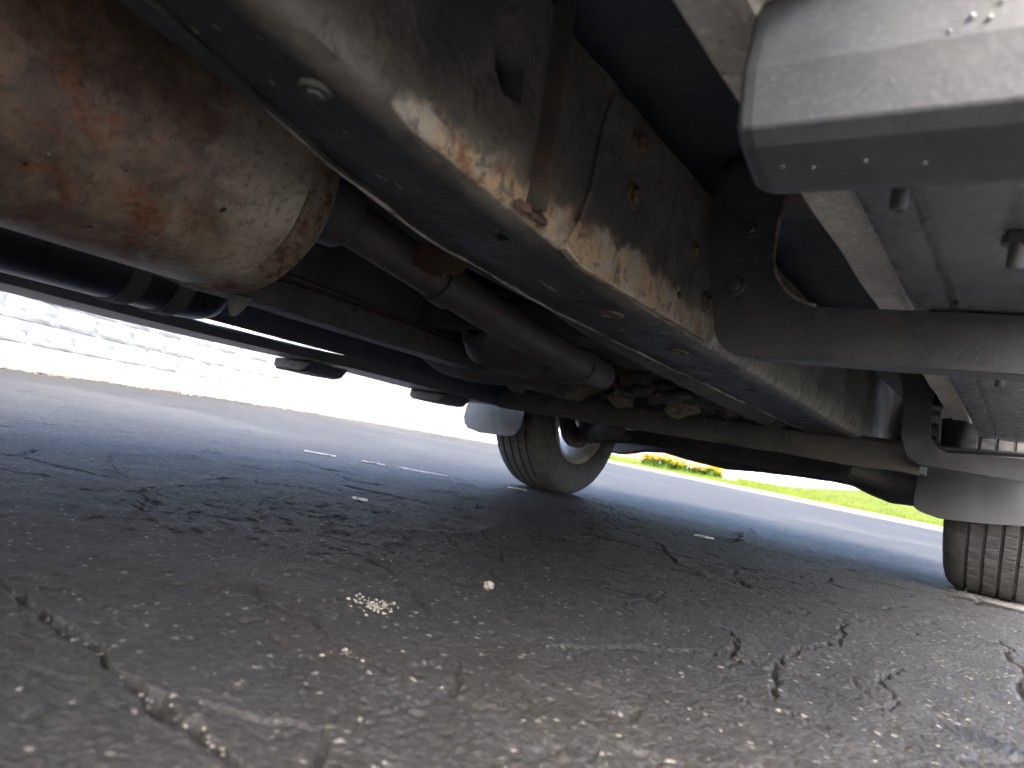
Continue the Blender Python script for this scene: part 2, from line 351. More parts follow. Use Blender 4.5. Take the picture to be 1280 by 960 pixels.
# ================================================================ GROUND
def jag(pts, step=.012, amp=.006, s=0):
    out = []
    for (x0, y0), (x1, y1) in zip(pts[:-1], pts[1:]):
        n = max(2, int(math.hypot(x1-x0, y1-y0)/step))
        for k in range(n):
            t = k/n; out.append((x0+(x1-x0)*t+random.uniform(-amp, amp), y0+(y1-y0)*t+random.uniform(-amp, amp)))
    return out+[pts[-1]]
CR = [  # polyline, half width, depth
    (jag([(-1.6,.30),(-1.1,.262),(-.725,.271),(-.61,.268),(-.517,.271),(-.434,.268),(-.357,.266),(-.29,.262),(-.2,.25),(-.05,.24),(.3,.22)], .012, .004), .010, .02),
    (jag([(-.255,.84),(-.263,.876),(-.28,.93),(-.294,.99),(-.33,1.03)], .015, .007), .006, .013),
    (jag([(-.185,.80),(-.198,.824),(-.225,.915),(-.23,.992),(-.229,1.1),(-.215,1.2),(-.228,1.33),(-.25,1.45)], .015, .008), .006, .013),
    (jag([(-.23,.72),(-.203,.734),(-.181,.737),(-.156,.758),(-.12,.75)], .012, .005), .004, .01),
    (jag([(-.82,1.9),(-.733,1.736),(-.68,1.65),(-.614,1.577),(-.55,1.54)], .02, .01), .007, .013),
    (jag([(-1.1,3.5),(-.982,3.304),(-.95,3.0),(-.845,2.579),(-.8,2.45)], .04, .02), .013, .016),
    (jag([(-.02,1.75),(-.009,1.582),(.015,1.374),(.01,1.2),(.05,1.1)], .02, .01), .006, .013),
    (jag([(-.35,2.3),(-.272,2.375),(-.2,2.40),(-.13,2.44),(-.05,2.46),(.1,2.45)], .02, .01), .006, .012),
    (jag([(-1.5,1.0),(-1.35,.85),(-1.25,.66),(-1.05,.55)], .02, .012), .003, .006),
    (jag([(-2.1,1.3),(-1.8,1.05),(-1.7,.8),(-1.45,.7)], .03, .015), .0035, .007),
    (jag([(-.66,.49),(-.6,.455),(-.55,.48),(-.47,.45),(-.40,.455)], .012, .004), .0025, .006),
    (jag([(-.11,.9),(-.10,.96),(-.13,1.05),(-.12,1.15)], .015, .006), .005, .01),
    (jag([(-.5,1.2),(-.46,1.1),(-.48,1.0),(-.43,.95)], .015, .008), .004, .009),
    (jag([(-1.0,1.35),(-.9,1.2),(-.92,1.1),(-.8,1.0)], .02, .01), .004, .01),
]
def build_ground():
    th = np.concatenate([np.radians(np.arange(-6, 79, .125)), np.radians(np.arange(80, 353, 3.))])
    rs = [.06, .2, .32]; r = .36
    while r < 3000:
        rs.append(r); d = r*r/105
        if r < 2.8: d = min(d, .009)
        elif r < 7: d = min(d, .03)
        elif r < 16: d = min(d, .12)
        else: d = r*.12
        r += d
    rs.append(4500.); rs = np.array(rs)
    T, Rr = np.meshgrid(th, rs); X = -Rr*np.sin(T); Y = Rr*np.cos(T)
    x, y, rr_ = X.ravel(), Y.ravel(), Rr.ravel()
    fade = np.clip(1-(rr_-4)/8, 0, 1)
    jx = x+.008*(vnoise(x*40, y*40, 91)-.5); jy = y+.008*(vnoise(x*40+50, y*40, 92)-.5)
    w1, h1 = worley(jx/.010, jy/.010, 3); w2, h2 = worley(jx/.005, jy/.005, 13)
    stone = np.clip(.75-w1, 0, 1)*(.25+h1)
    rough = .35+.9*fbm(x*2.2, y*2.2, 21, 3)
    z = (.0026*stone+.0014*np.clip(.7-w2, 0, 1)*h2)*rough
    z += .0038*(fbm(x*30, y*30, 31, 4)-.5)
    z += .010*(fbm(x*3.3, y*3.3, 41, 3)-.5)
    pit = np.clip(vnoise(x*55, y*55, 51)-.8, 0, 1)*5
    z -= .005*pit*(vnoise(x*4, y*4, 55) > .5)
    z = z*fade
    pale = np.zeros_like(x); brown = np.zeros_like(x); tar = np.zeros_like(x)
    near = rr_ < 6
    xi, yi = x[near], y[near]; dz = np.zeros_like(xi); td = np.zeros_like(xi); lift = np.zeros_like(xi)
    for pts, hw, dep in CR:
        P = np.array(pts); lo = P.min(0)-.1; hi = P.max(0)+.1
        m = (xi > lo[0]) & (xi < hi[0]) & (yi > lo[1]) & (yi < hi[1])
        if not m.any(): continue
        px, py = xi[m], yi[m]; best = np.full(px.shape, 9.)
        for a, b_ in zip(P[:-1], P[1:]):
            ab = b_-a; t = np.clip(((px-a[0])*ab[0]+(py-a[1])*ab[1])/(ab@ab+1e-12), 0, 1)
            best = np.minimum(best, np.hypot(px-a[0]-t*ab[0], py-a[1]-t*ab[1]))
        ww = hw*.5*(.1+1.6*vnoise(px*14, py*14, 77))
        k = np.clip(1-(best-ww*.5)/(ww*.9), 0, 1)
        dz[m] = np.maximum(dz[m], k*dep*.6); td[m] = np.maximum(td[m], k*.45)
        lift[m] = np.maximum(lift[m], np.exp(-(best/.03)**2)*.003)
    # fine net of hairline cracks, in areas
    wx = xi+.05*(fbm(xi*6, yi*6, 81, 3)-.5)+.012*(vnoise(xi*45, yi*45, 83)-.5); wy = yi+.05*(fbm(xi*6+9, yi*6, 82, 3)-.5)+.012*(vnoise(xi*45+7, yi*45, 84)-.5)
    for sc, ss, cov, dd in ((.34, 101, .5, .007), (.13, 111, .585, .004)):
        u, v = wx/sc, wy/sc; ix, iy = np.floor(u), np.floor(v); f1 = np.full(u.shape, 9.); f2 = np.full(u.shape, 9.)
        for ax in (-1, 0, 1):
            for ay in (-1, 0, 1):
                cx, cy = ix+ax, iy+ay; d_ = np.hypot(cx+hsh(cx, cy, ss)-u, cy+hsh(cx, cy, ss+1)-v)
                f2 = np.where(d_ < f1, f1, np.minimum(f2, d_)); f1 = np.minimum(f1, d_)
        msk = np.clip((fbm(xi*2.1, yi*2.1, ss+3, 3)-cov+.06)*9, 0, 1)*np.clip(vnoise(xi*11, yi*11, ss+5)*2.2-.5, 0, 1)
        wdt = .0026+.0032*np.hypot(xi, yi)
        k = np.clip(1-(f2-f1)*sc*.5/np.maximum(wdt*msk, 1e-5), 0, 1)*msk
        dz = np.maximum(dz, k*dd); td = np.maximum(td, k*.45)
    z[near] += lift-dz; tar[near] = td
    # crumbled shoulder of the near crack, tar seam and pale patch beside the near wheel, stains
    def blob(cx, cy, rx, ry, s, sc=25, soft=.35):
        d = np.hypot((x-cx)/rx, (y-cy)/ry)+.9*(fbm(x*sc, y*sc, s, 3)-.45)
        return np.clip((1-d)/soft, 0, 1)
    brown[:] = np.maximum.reduce([.4*blob(-.33,.55,.14,.07,61), .6*blob(-.6,.475,.25,.035,62), .5*blob(-.95,.62,.3,.1,63), .6*blob(-.52,.43,.08,.04,64)])
    tar[:] = np.maximum(tar, blob(.0,2.505,.21,.06,65,20,.15)); tar[:] = np.maximum(tar, .7*blob(-.02,.93,.045,.03,66,30,.2))
    tar[:] = np.maximum(tar, .5*blob(-.66,.47,.06,.02,68,30,.4))
    pale[:] = np.maximum(pale, .55*blob(.0,2.85,.28,.33,67,9,.25)*(1-tar))
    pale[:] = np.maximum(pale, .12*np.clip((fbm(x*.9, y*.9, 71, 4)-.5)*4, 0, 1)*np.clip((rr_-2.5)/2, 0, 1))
    z += .004*np.clip(tar-.3, 0, .5)*(rr_ < 4)*0
    nr, nt_ = len(rs), len(th)
    idx = np.arange(nr*nt_).reshape(nr, nt_)
    a = idx[:-1]; bq = idx[1:]
    F4 = np.stack([a, bq, np.roll(bq, -1, 1), np.roll(a, -1, 1)], -1).reshape(-1, 4)
    V = np.stack([x, y, z], 1)
    V = np.vstack([V, [[0, 0, 0]]]); c = len(V)-1
    ring = idx[0]; F3 = np.stack([np.full(nt_, c), ring, np.roll(ring, -1)], -1)
    me = bpy.data.meshes.new('asphalt_lot')
    me.vertices.add(len(V)); me.vertices.foreach_set('co', V.astype(np.float32).ravel())
    li = np.concatenate([F4.ravel(), F3.ravel()]); me.loops.add(len(li)); me.loops.foreach_set('vertex_index', li.astype(np.int32))
    st = np.concatenate([np.arange(len(F4))*4, len(F4)*4+np.arange(len(F3))*3]); me.polygons.add(len(st)); me.polygons.foreach_set('loop_start', st.astype(np.int32))
    me.update(calc_edges=True); me.validate()
    me.polygons.foreach_set('use_smooth', np.ones(len(me.polygons), bool))
    at = me.attributes.new('tone', 'FLOAT_COLOR', 'POINT')
    C4 = np.zeros((len(V), 4), np.float32); C4[:-1, 0] = pale; C4[:-1, 1] = brown; C4[:-1, 2] = tar; C4[:, 3] = 1
    at.data.foreach_set('color', C4.ravel())
    me.materials.append(M['asphalt'])
    o = bpy.data.objects.new('asphalt_lot', me); COL.objects.link(o)
    o['kind'] = 'structure'; o['label'] = 'cracked dark asphalt parking lot under the truck'
    n = me.polygons[0].normal
    if n.z < 0: me.flip_normals()
    return o
build_ground()

# ================================================================ RETAINING WALL AND LAWN
WP = catmull([(-4.6,-1.2,0),(-5.7,.4,0),(-6.95,2.3,0),(-8.4,4.6,0),(-9.35,7.2,0),(-9.6,10,0),(-9.6,14.2,0)], 24)
def along(step):
    out = []; acc = 0; i = 0; nxt = 0
    for a, b in zip(WP[:-1], WP[1:]):
        L = (b-a).length
        while nxt <= acc+L: out.append((a+(b-a)*((nxt-acc)/L), (b-a).normalized())); nxt += step
        acc += L
    return out
wall = empty('retaining_wall', (-9.3, 7, 0), 'long pale split-face block retaining wall beyond the left side of the truck', 'wall')
def block_mesh(L, s):
    bm = bmesh.new(); bmesh.ops.create_cube(bm, size=1); bm.verts.ensure_lookup_table()
    for v in bm.verts: v.co = (v.co.x*(L-.016), v.co.y*.26, v.co.z*.187)
    ed = [e for e in bm.edges]
    ff = [f for f in bm.faces if f.normal.y < -.9]
    bmesh.ops.subdivide_edges(bm, edges=list({e for f in ff for e in f.edges}), cuts=4, use_grid_fill=True)
    rg = random.Random(s)
    for v in bm.verts:
        if v.co.y < -.12:
            edge = abs(v.co.x) > (L-.012)/2-.01 or abs(v.co.z) > .09
            v.co.y += (.012 if edge else -.02)+rg.uniform(-.014, .01)
    me = bpy.data.meshes.new('block'); bm.to_mesh(me); bm.free(); me.materials.append(M['block']); return me
BL = .62; bms = [block_mesh(BL, k) for k in range(7)]
base_col = []
for c in range(8):
    for k, (p, d) in enumerate(along(BL)):
        q = p if c % 2 == 0 else p+d*BL/2
        o = bpy.data.objects.new('block', bms[random.randrange(7)]); COL.objects.link(o)
        nrm = Vector((d.y, -d.x, 0))       # faces the truck
        a = math.atan2(d.y, d.x)
        o.location = q-nrm*(.13+.012*c)+Vector((0, 0, .12+.194*c)); o.rotation_euler.z = a+random.uniform(-.012, .012)
        if nrm.x < 0: pass
        par(o, wall)
B().loft([[p+n*s+Vector((0,0,z)) for (s, z) in ((-.24,.02),(-.07,.02),(-.07,1.64),(-.24,1.64))] for p, n in [(p, -Vector((d.y,-d.x,0))*1.0*-1) for p, d in along(.5)]]).build('backfill_core', 'mortar', wall)
kb = B(); kb.loft([[p+Vector((d.y,-d.x,0))*s+Vector((0,0,z)) for s, z in ((-.02,-.02),(.24,-.02),(.235,.025),(.22,.035),(-.02,.045))] for p, d in along(.4)])
tag(kb.build('wall_footing', 'concrete'), 'thin pale concrete strip along the foot of the block wall', kind='structure')
lt = B()
for k in range(600):
    p, d = random.choice(along(.05)) if False else (WP[random.randrange(len(WP)-1)], None)
    i = random.randrange(len(WP)-1); a, b_ = WP[i], WP[i+1]; p = a.lerp(b_, random.random()); d = (b_-a).normalized(); n = Vector((d.y, -d.x, 0))
    q = p+n*(.26+abs(random.gauss(0, .18))); r = random.uniform(.008, .028)
    lt.ico((q.x, q.y, r*.3), r, (1, 1, .35), .3, 1)
tag(lt.build('leaf_litter', 'litter', smooth=False), 'tan leaf litter and grit along the wall footing', 'litter', kind='stuff')

# lawn: kerb line runs from far left to right in front of the truck
K0, K1 = Vector((-16.5, 22.6, 0)), Vector((9., 9.05, 0)); kd = (K1-K0).normalized(); kn = Vector((-kd.y, kd.x, 0))
if kn.y < 0: kn = -kn
kk = B(); prof = ((0,-.02),(0,.07),(.015,.085),(.14,.085),(.155,.07),(.155,-.02))
kk.loft([[K0-kd*60+kn*s+Vector((0,0,z)) for s, z in prof], [K1+kd*60+kn*s+Vector((0,0,z)) for s, z in prof]])
tag(kk.build('lawn_kerb', 'kerb'), 'pale concrete kerb edging the lawn ahead of the truck', kind='structure')
def lawn_h(x, y):
    s = (x-K0.x)*kn.x+(y-K0.y)*kn.y
    hgt = .07+.018*np.clip(s, 0, 12)+.006*np.clip(s-12, 0, 60)
    hgt = hgt+.55*np.exp(-(((x+2.2)/3.0)**2+((y-22.5)/3.0)**2))+.3*np.exp(-(((x-3)/4.0)**2+((y-24)/4.0)**2))
    return hgt+.05*(fbm(x*.7, y*.7, 5, 3)-.45)
us = np.concatenate([np.arange(-900, -60, 40.), np.arange(-60, -8, 4.), np.arange(-8, 40, .4), np.arange(40, 110, 6.)]); vs_ = np.concatenate([np.arange(.15, 14, .35), np.arange(14, 60, 2.), np.arange(60, 1500, 60.)])
lv = []; lf = []
for v in vs_:
    for u in us:
        p = K0+kd*u+kn*v; lv.append((p.x, p.y, float(lawn_h(np.float64(p.x), np.float64(p.y))) if v > .2 else .06))
n = len(us)
for j in range(len(vs_)-1):
    for i in range(n-1): lf.append((j*n+i, j*n+i+1, (j+1)*n+i+1, (j+1)*n+i))
tag(B().add(lv, lf).build('lawn', 'lawn'), 'bright green lawn rising gently beyond the kerb', kind='structure')
gv = []; gf = []
for k in range(42000):
    u = random.uniform(2, 26); v = .16+12*random.random()**1.6; p = K0+kd*u+kn*v
    z = float(.07+.018*v) + .55*math.exp(-(((p.x+2.2)/3.0)**2+((p.y-22.5)/3.0)**2))
    a = random.uniform(0, 6.28); hh = random.uniform(.03, .075); wd = random.uniform(.008, .016); ln = random.uniform(-.03, .03)
    o = len(gv); gv += [(p.x-wd*math.cos(a), p.y-wd*math.sin(a), z-.02), (p.x+wd*math.cos(a), p.y+wd*math.sin(a), z-.02), (p.x+ln, p.y+ln*.6, z+hh)]
    gf.append((o, o+1, o+2))
tag(B().add(gv, gf).build('grass', 'blade', smooth=False, fix=False), 'short sunlit grass blades on the lawn', 'grass', kind='stuff')

def flower_clump(x, y, rad, hgt, label):
    z0 = float(lawn_h(np.float64(x), np.float64(y)))-.02
    e = empty('yellow_flower_plant', (x, y, z0), label, 'flowers', 'yellow flowers on the lawn')
    L = B(); P = B()
    for k in range(170):
        a = random.uniform(0, 6.28); rr_ = rad*math.sqrt(random.random())*.8; bx, by = x+rr_*math.cos(a), y+rr_*math.sin(a)
        hh = hgt*random.uniform(.45, .95)*(1-.35*(rr_/rad)**2); a2 = random.uniform(0, 6.28); wd = .012; lean = random.uniform(.05, .16)
        dx, dy = math.cos(a2), math.sin(a2)
        L.add([(bx-dy*wd, by+dx*wd, z0), (bx+dy*wd, by-dx*wd, z0), (bx+dx*lean*.5+dy*wd, by+dy*lean*.5-dx*wd, z0+hh*.75), (bx+dx*lean*.5-dy*wd, by+dy*lean*.5+dx*wd, z0+hh*.75), (bx+dx*lean*1.3, by+dy*lean*1.3, z0+hh)],
              [(0, 1, 2, 3), (3, 2, 4)])
    for k in range(120):
        a = random.uniform(0, 6.28); rr_ = rad*math.sqrt(random.random()); q = Vector((x+rr_*math.cos(a), y+rr_*math.sin(a), z0+hgt*random.uniform(.55, 1.1)*(1-.3*(rr_/rad)**2)))
        for j in range(6):
            b_ = a+j*1.047; o = Vector((math.cos(b_), math.sin(b_), .35))*.07; s_ = Vector((-math.sin(b_), math.cos(b_), 0))*.03
            P.add([q, q+o*.6+s_, q+o, q+o*.6-s_], [(0, 1, 2, 3)])
    L.build('foliage', 'leaf', e, smooth=False, fix=False); P.build('blossoms', 'petal', e, smooth=False, fix=False)
for k, (x, y, r_, h_, lb) in enumerate([
    (-10.05, 21.5, .34, .5, 'tallest yellow flowering clump, leftmost in the lawn bed'), (-9.55, 21.7, .34, .47, 'second yellow flowering clump from the left in the lawn bed'),
    (-9.0, 21.6, .32, .42, 'third yellow flowering clump from the left in the lawn bed'), (-8.5, 21.8, .32, .36, 'fourth yellow flowering clump from the left in the lawn bed'),
    (-8.0, 21.7, .3, .36, 'rightmost low yellow flowering clump in the lawn bed')]): flower_clump(x, y, r_, h_, lb)
z_ = float(lawn_h(np.float64(-6.6), np.float64(22)))
e = empty('sign_post', (-6.6, 22, z_), 'small white marker sign on a short stake in the lawn', 'sign')
B().box((-6.72, 21.985, z_+.08), (-6.48, 22.015, z_+.36)).build('sign_board', 'paint', e, .004)
B().box((-6.615, 22.016, z_-.1), (-6.585, 22.035, z_+.3)).build('stake', 'concrete', e)
tag(B().ico((-7.55, 21.9, .17), .22, (1.2, .8, .55), .18, 2).build('boulder', 'stone'), 'pale boulder on the lawn beside the yellow flowers', 'rock')

def car(x, y, rz, mat, label):
    e = empty('parked_car', (x, y, .05), label, 'car')
    body = B(); side = [(-2.2,.28),(-2.25,.6),(-2.15,.78),(-1.2,.9),(1.35,.92),(2.15,.88),(2.25,.6),(2.2,.28),(1.75,.28),(1.7,.45),(1.5,.6),(1.3,.6),(1.1,.45),(1.05,.28),(-1.05,.28),(-1.1,.45),(-1.3,.6),(-1.5,.6),(-1.7,.45),(-1.75,.28)]
    body.loft([[(px, s*.86, pz) for px, pz in side] for s in (-1, 1)]); o = body.build('body', mat, None, .05); 
    cb = B(); cb.loft([[(-1.3,-.8,.88),(1.75,-.8,.9),(1.75,.8,.9),(-1.3,.8,.88)], [(-.55,-.62,1.42),(1.1,-.62,1.42),(1.1,.62,1.42),(-.55,.62,1.42)]]); c2 = cb.build('cabin_glass', 'glass', None, .04)
    rf = B(); rf.loft([[(-.6,-.64,1.4),(1.15,-.64,1.4),(1.15,.64,1.4),(-.6,.64,1.4)], [(-.45,-.56,1.47),(1.0,-.56,1.47),(1.0,.56,1.47),(-.45,.56,1.47)]]); c3 = rf.build('roof', mat, None, .02)
    ps = [o, c2, c3]
    for sx in (-1.4, 1.4):
        for sy in (-1, 1):
            ps.append(B().lathe([(-.1,.19),(-.1,.3),(-.07,.33),(.07,.33),(.1,.3),(.1,.19)], (sx, sy*.78, .33), 'y', 20).build('wheel', 'tyre'))
    for sy in (-.6, .6): ps.append(B().box((2.2, sy-.16, .62), (2.27, sy+.16, .76)).build('tail_lamp', 'lamp'))
    for p in ps: p.parent = e
    e.rotation_euler.z = rz
z_ = 1.0
car(-35.2, 62, .55, 'paint', 'white parked car far off beyond the lawn')
car(-32.3, 68, .5, 'redpaint', 'dull red parked car far off beyond the lawn')

e = empty('pale_building', (-40, 118, .5), 'long low pale building on the horizon beyond the lawn', 'building')
B().box((-95, 118, 0), (20, 140, 6.2)).build('wall', 'siding', e)
B().box((-95.5, 117.6, 6.2), (20.5, 140.5, 6.7)).build('roof', 'roofing', e)
for k in range(14):
    wn = B().box((-92+7.9*k, 117.93, 1.2), (-88.4+7.9*k, 118.02, 3.1)).build('window', 'paleglass', e)
    B().box((-92.1+7.9*k, 117.88, 1.08), (-88.3+7.9*k, 117.99, 1.19)).build('sill', 'paint', wn)

# ================================================================ TRUCK
CX = -.96                                           # centre line
truck = empty('truck', (CX, 1.0, 0), 'white truck with rusty underside and black running boards, seen from beneath', 'truck')
def mx(x): return 2*CX-x                             # mirror to the other side
# ---- frame rails
YB = np.array([-2.4, -1.3, -.6, -.2, .05, .2, .38, .58, .8, 1.05, 1.6, 2.4, 3.0, 3.35])
ZB = np.array([.62, .66, .62, .545, .485, .455, .426, .407, .398, .395, .393, .391, .40, .42])
def zb(y): return float(np.interp(y, YB, ZB))
RP = [(-.553,-.002),(-.549,-.0035),(-.545,-.001),(-.535,0),(-.50,.0),(-.46,.0),(-.432,.0005),(-.422,.003),(-.4145,.0075),(-.411,.014),(-.41,.026),(-.41,.05),(-.41,.08),(-.41,.12),(-.41,.16),(-.41,.205),(-.55,.205),(-.553,.1)]
def rail(name, side):
    rings = []
    for y in np.concatenate([np.arange(-2.1, -.3, .1), np.arange(-.3, 3.0, .015), np.arange(3.0, 3.36, .06)]):
        z0 = zb(y); ring = []
        for i, (x, dz) in enumerate(RP):
            k = .0022*(float(vnoise(np.float64(y*18), np.float64(i*.9), 5))-.5)
            lipk = .003*(float(vnoise(np.float64(y*30), np.float64(3), 8))-.5) if i < 3 else 0
            xx = x+k+(min(.06, max(0, (.52-y)/.32*.042)) if x < -.54 else 0); ring.append((xx if side > 0 else mx(xx), y, z0+dz+k*1.2+lipk))
        rings.append(ring)
    return B().loft(rings).build(name, 'rail' if side > 0 else 'steel', truck)
rr_obj = rail('frame_rail', 1); tag(rr_obj, 'black frame rail with tan corrosion low on its outer face')
def cyl(c, r, h, n=24, axis='z', sx=1, sy=1, rot=0):
    b = B(); ring = []
    for s in (-h, h):
        rg = []
        for k in range(n):
            t = 2*math.pi*k/n+rot; u, v = r*sx*math.cos(t), r*sy*math.sin(t)
            rg.append((c[0]+u, c[1]+v, c[2]+s) if axis == 'z' else (c[0]+s, c[1]+u, c[2]+v))
        ring.append(rg)
    return b.loft(ring)
cts = []
for (x, y, r_, n_) in [(-.458,.541,.0115,4), (-.468,.807,.012,18), (-.47,1.033,.012,18), (-.47,1.4,.013,18), (-.47,1.8,.012,18)]:
    cts.append(cyl((x, y, zb(y)), r_, .035, n_, rot=.6).build('cutter', 'steel'))
cts.append(B().loft([[(xx,.425,.552),(xx,.474,.545),(xx,.478,.512),(xx,.452,.508),(xx,.436,.522)] for xx in (-.45, -.38)]).build('cutter', 'steel'))
cut(rr_obj, cts)
# rolled rims round the flange holes, rust plug in the near one, boss bolt
for (x, y) in [(-.468,.807), (-.47,1.033)]:
    B().lathe([(-.0015,.0115),(-.004,.0135),(-.0025,.016),(.001,.017),(.004,.0115)], (x, y, zb(y)), 'z', 22).build('hole_rim', 'bolt', rr_obj)
B().lathe([(.012,.0001),(.004,.006),(.006,.0112),(.014,.0112)], (-.458,.541,zb(.541)), 'z', 12).build('rust_plug', 'rusty', rr_obj)
def hexbolt(name, c, axis, r=.011, h=.008, mat='bolt', parent=None):
    b = B(); d = Vector(axis).normalized(); a = d.orthogonal().normalized(); e_ = d.cross(a); c = Vector(c)
    def rg(t, r_, n, ph=0): return [c+d*t+(a*math.cos(2*math.pi*k/n+ph)+e_*math.sin(2*math.pi*k/n+ph))*r_ for k in range(n)]
    b.loft([rg(-.004, r*1.55, 18), rg(.0015, r*1.55, 18), rg(.0025, r*1.4, 18)]); b.loft([rg(.002, r, 6), rg(h, r, 6), rg(h+.0015, r*.8, 6)])
    return b.build(name, mat, parent, .0006, 2)
hexbolt('bolt', (-.455,.298,zb(.298)-.001), (0,0,-1), .0085, .004, 'cross', rr_obj)
eg = []
for y in np.arange(.30, 2.1, .012):
    xi_ = -.553+min(.06, max(0, (.52-y)/.32*.042)); w_ = .0008+.0022*float(vnoise(np.float64(y*45), np.float64(1), 12)); z0 = zb(y)-.0042+.006*max(0., .55-float(fbm(np.float64(y*11), np.float64(4), 14, 2))*1.4)
    eg.append([(xi_-.001, y, z0+.004), (xi_-.0005, y, z0-.001), (xi_+w_, y, z0-.0012), (xi_+w_+.001, y, z0+.004)])
B().loft(eg).build('flange_edge', 'worn', rr_obj)
# vertical seam fin on the web and its weld
fin = B(); 
fin.loft([[(-.412,.512+.004*k,z),(-.412,.522+.004*k,z),(-.394+.005*(1-t),.519+.003*k,z),(-.395+.005*(1-t),.515+.003*k,z)] for t, z, k in [(t, .425+.225*t, math.sin(t*3)*.6-t*4.0) for t in np.linspace(0, 1, 12)]])
fin.build('web_fin', 'finst', rr_obj)
wd = B()
for k in range(9): wd.ico((-.408+.0025*random.random(), .50+.005*k, .424+.002*random.random()), .006, (1, 1, 1), .25, 1)
wd.build('weld_bead', 'rusty', rr_obj)
# reinforcing plate with rivets on the web
pl = [(.585,.412),(.60,.45),(.612,.49),(.612,.56),(.622,.598),(.66,.607),(.72,.60),(.80,.585),(.93,.58),(.99,.56),(1.0,.42),(.985,.404),(.62,.403)]
web_plate = B().loft([[(x, y, z) for y, z in pl] for x in (-.416, -.4045)]).build('web_plate', 'rail', rr_obj, .002)
for (y, z) in [(.695,.511),(.688,.571),(.886,.507),(.955,.455)]: hexbolt('bolt', (-.4035, y, z), (1,0,0), .010, .007, 'bolt', rr_obj)
for (y, z) in [(.635,.535),(.755,.55),(.79,.47),(.86,.44)]:
    cyl((-.403, y, z), .004, .002, 10, 'x').build('rivet', 'bolt', rr_obj)
left_rail = rail('frame_rail', -1); tag(left_rail, 'dark frame rail on the far side beyond the muffler')
# ---- crossmembers
def beam(name, y0, y1, z0, z1, xa=-1.62, xb=-.40, mat='cross', bow=0):
    rings = []
    for x in np.linspace(xa, xb, 60):
        k = .016*(float(fbm(np.float64(x*13), np.float64(y0*3), 6, 3))-.45); bz = bow*math.sin((x-xa)/(xb-xa)*math.pi)
        rings.append([(x, y0-.012, z0-.006+bz+k), (x, y0-.004, z0-.008+bz+k), (x, y0+.004, z0+bz+k*.5), (x, y1, z0+bz), (x, y1, z1+bz), (x, y0+.02, z1+bz), (x, y0, z1-.015+bz)])
    return B().loft(rings).build(name, mat, truck)
cm = beam('crossmember', 2.2, 2.36, .325, .405, -1.70, -.255)
for (x, z) in [(-.85,.37),(-.80,.365),(-1.2,.375),(-1.5,.37),(-.62,.36)]:
    B().lathe([(-.006,.011),(-.006,.02),(.006,.02),(.006,.011)], (x, 2.195, z), 'y', 16).build('hole_rim', 'cross', cm)
beam('crossmember', 1.36, 1.46, .47, .55, -1.37, -.553, 'steel')
beam('crossmember', .0, .09, .6, .66, -1.37, -.553, 'steel')
# front subframe, control arms, steering, air dam
def arm(side):
    f = (lambda x: x) if side > 0 else mx
    path = [(-.52,2.62,.33),(-.40,2.72,.315),(-.30,2.82,.30),(-.24,2.87,.29)]
    o = B().tube([(f(x), y, z) for x, y, z in catmull(path, 5)], [.042]*8+[.036]*8, 12).build('control_arm', 'cross', truck)
    B().tube([(f(-.52),3.12,.33),(f(-.38),3.0,.315),(f(-.25),2.9,.29)], [.036,.032,.034], 12).build('arm_strut', 'cross', o)
    B().lathe([(-.05,.0),(-.05,.03),(-.02,.036),(.03,.03),(.05,.02),(.05,0)][1:-1], (f(-.235),2.88,.30), 'z', 16).build('ball_joint', 'steel', o)
    B().tube([(f(-.45),2.58,.37),(f(-.22),2.63,.36)], .013, 10).build('tie_rod', 'steel', truck)
    kn_ = B().tube([(f(-.25),2.87,.27),(f(-.22),2.87,.38),(f(-.26),2.87,.56)], [.03,.055,.03], 12).build('steering_knuckle', 'steel', truck)
    B().lathe([(-.012,.07),(-.012,.165),(.012,.165),(.012,.07)], (f(-.185),2.87,.385), 'x', 40).build('brake_disc', 'disc', kn_)
    B().prism([(2.95,.42),(3.02,.40),(3.05,.48),(2.98,.53),(2.92,.5)], 'x', f(-.225), f(-.15)).build('brake_caliper', 'disc', kn_, .008)
    cs = B()
    hel = []
    for k in range(90):
        t = k/90*6*2*math.pi; hel.append((f(-.36)+.055*math.cos(t), 2.87+.055*math.sin(t), .40+.26*k/90))
    cs.tube(hel, .008, 8); cs.build('coil_spring', 'steel', truck)
    B().tube([(f(-.33),2.87,.34),(f(-.37),2.87,.64)], .025, 14).build('shock_absorber', 'steel', truck)
arm(1); arm(-1)
beam('crossmember', 2.98, 3.16, .30, .40, -1.5, -.42, 'cross', -.012)
B().tube(catmull([(-1.72,2.98,.40),(-1.6,3.2,.42),(-1.4,3.28,.36),(-.96,3.3,.34),(-.55,3.28,.36),(-.32,3.2,.42),(-.2,2.98,.40)], 8), .014, 10).build('sway_bar', 'steel', truck)
dam_pts = [(-1.93,.235),(-1.83,.233),(-1.70,.272),(-1.60,.285),(-1.45,.268),(-1.264,.258),(-1.1,.275),(-.883,.288),(-.76,.292),(-.675,.288),(-.59,.262),(-.507,.243),(-.386,.252),(-.311,.243),(-.2,.245),(-.05,.235),(.02,.235)]
rings = []
dx_ = np.linspace(-1.93, .02, 110)
for x in dx_:
    z = float(np.interp(x, [p[0] for p in dam_pts], [p[1] for p in dam_pts])); yy = 3.5+.10*(1-((x-CX)/.98)**2)
    rings.append([(x, yy, z-.004), (x, yy+.012, z-.004), (x, yy+.02, z+.05), (x, yy+.03, z+.26), (x, yy, z+.26), (x, yy-.006, z+.05), (x, yy-.014, z+.006)])
B().loft(rings).build('air_dam', 'flap', truck)
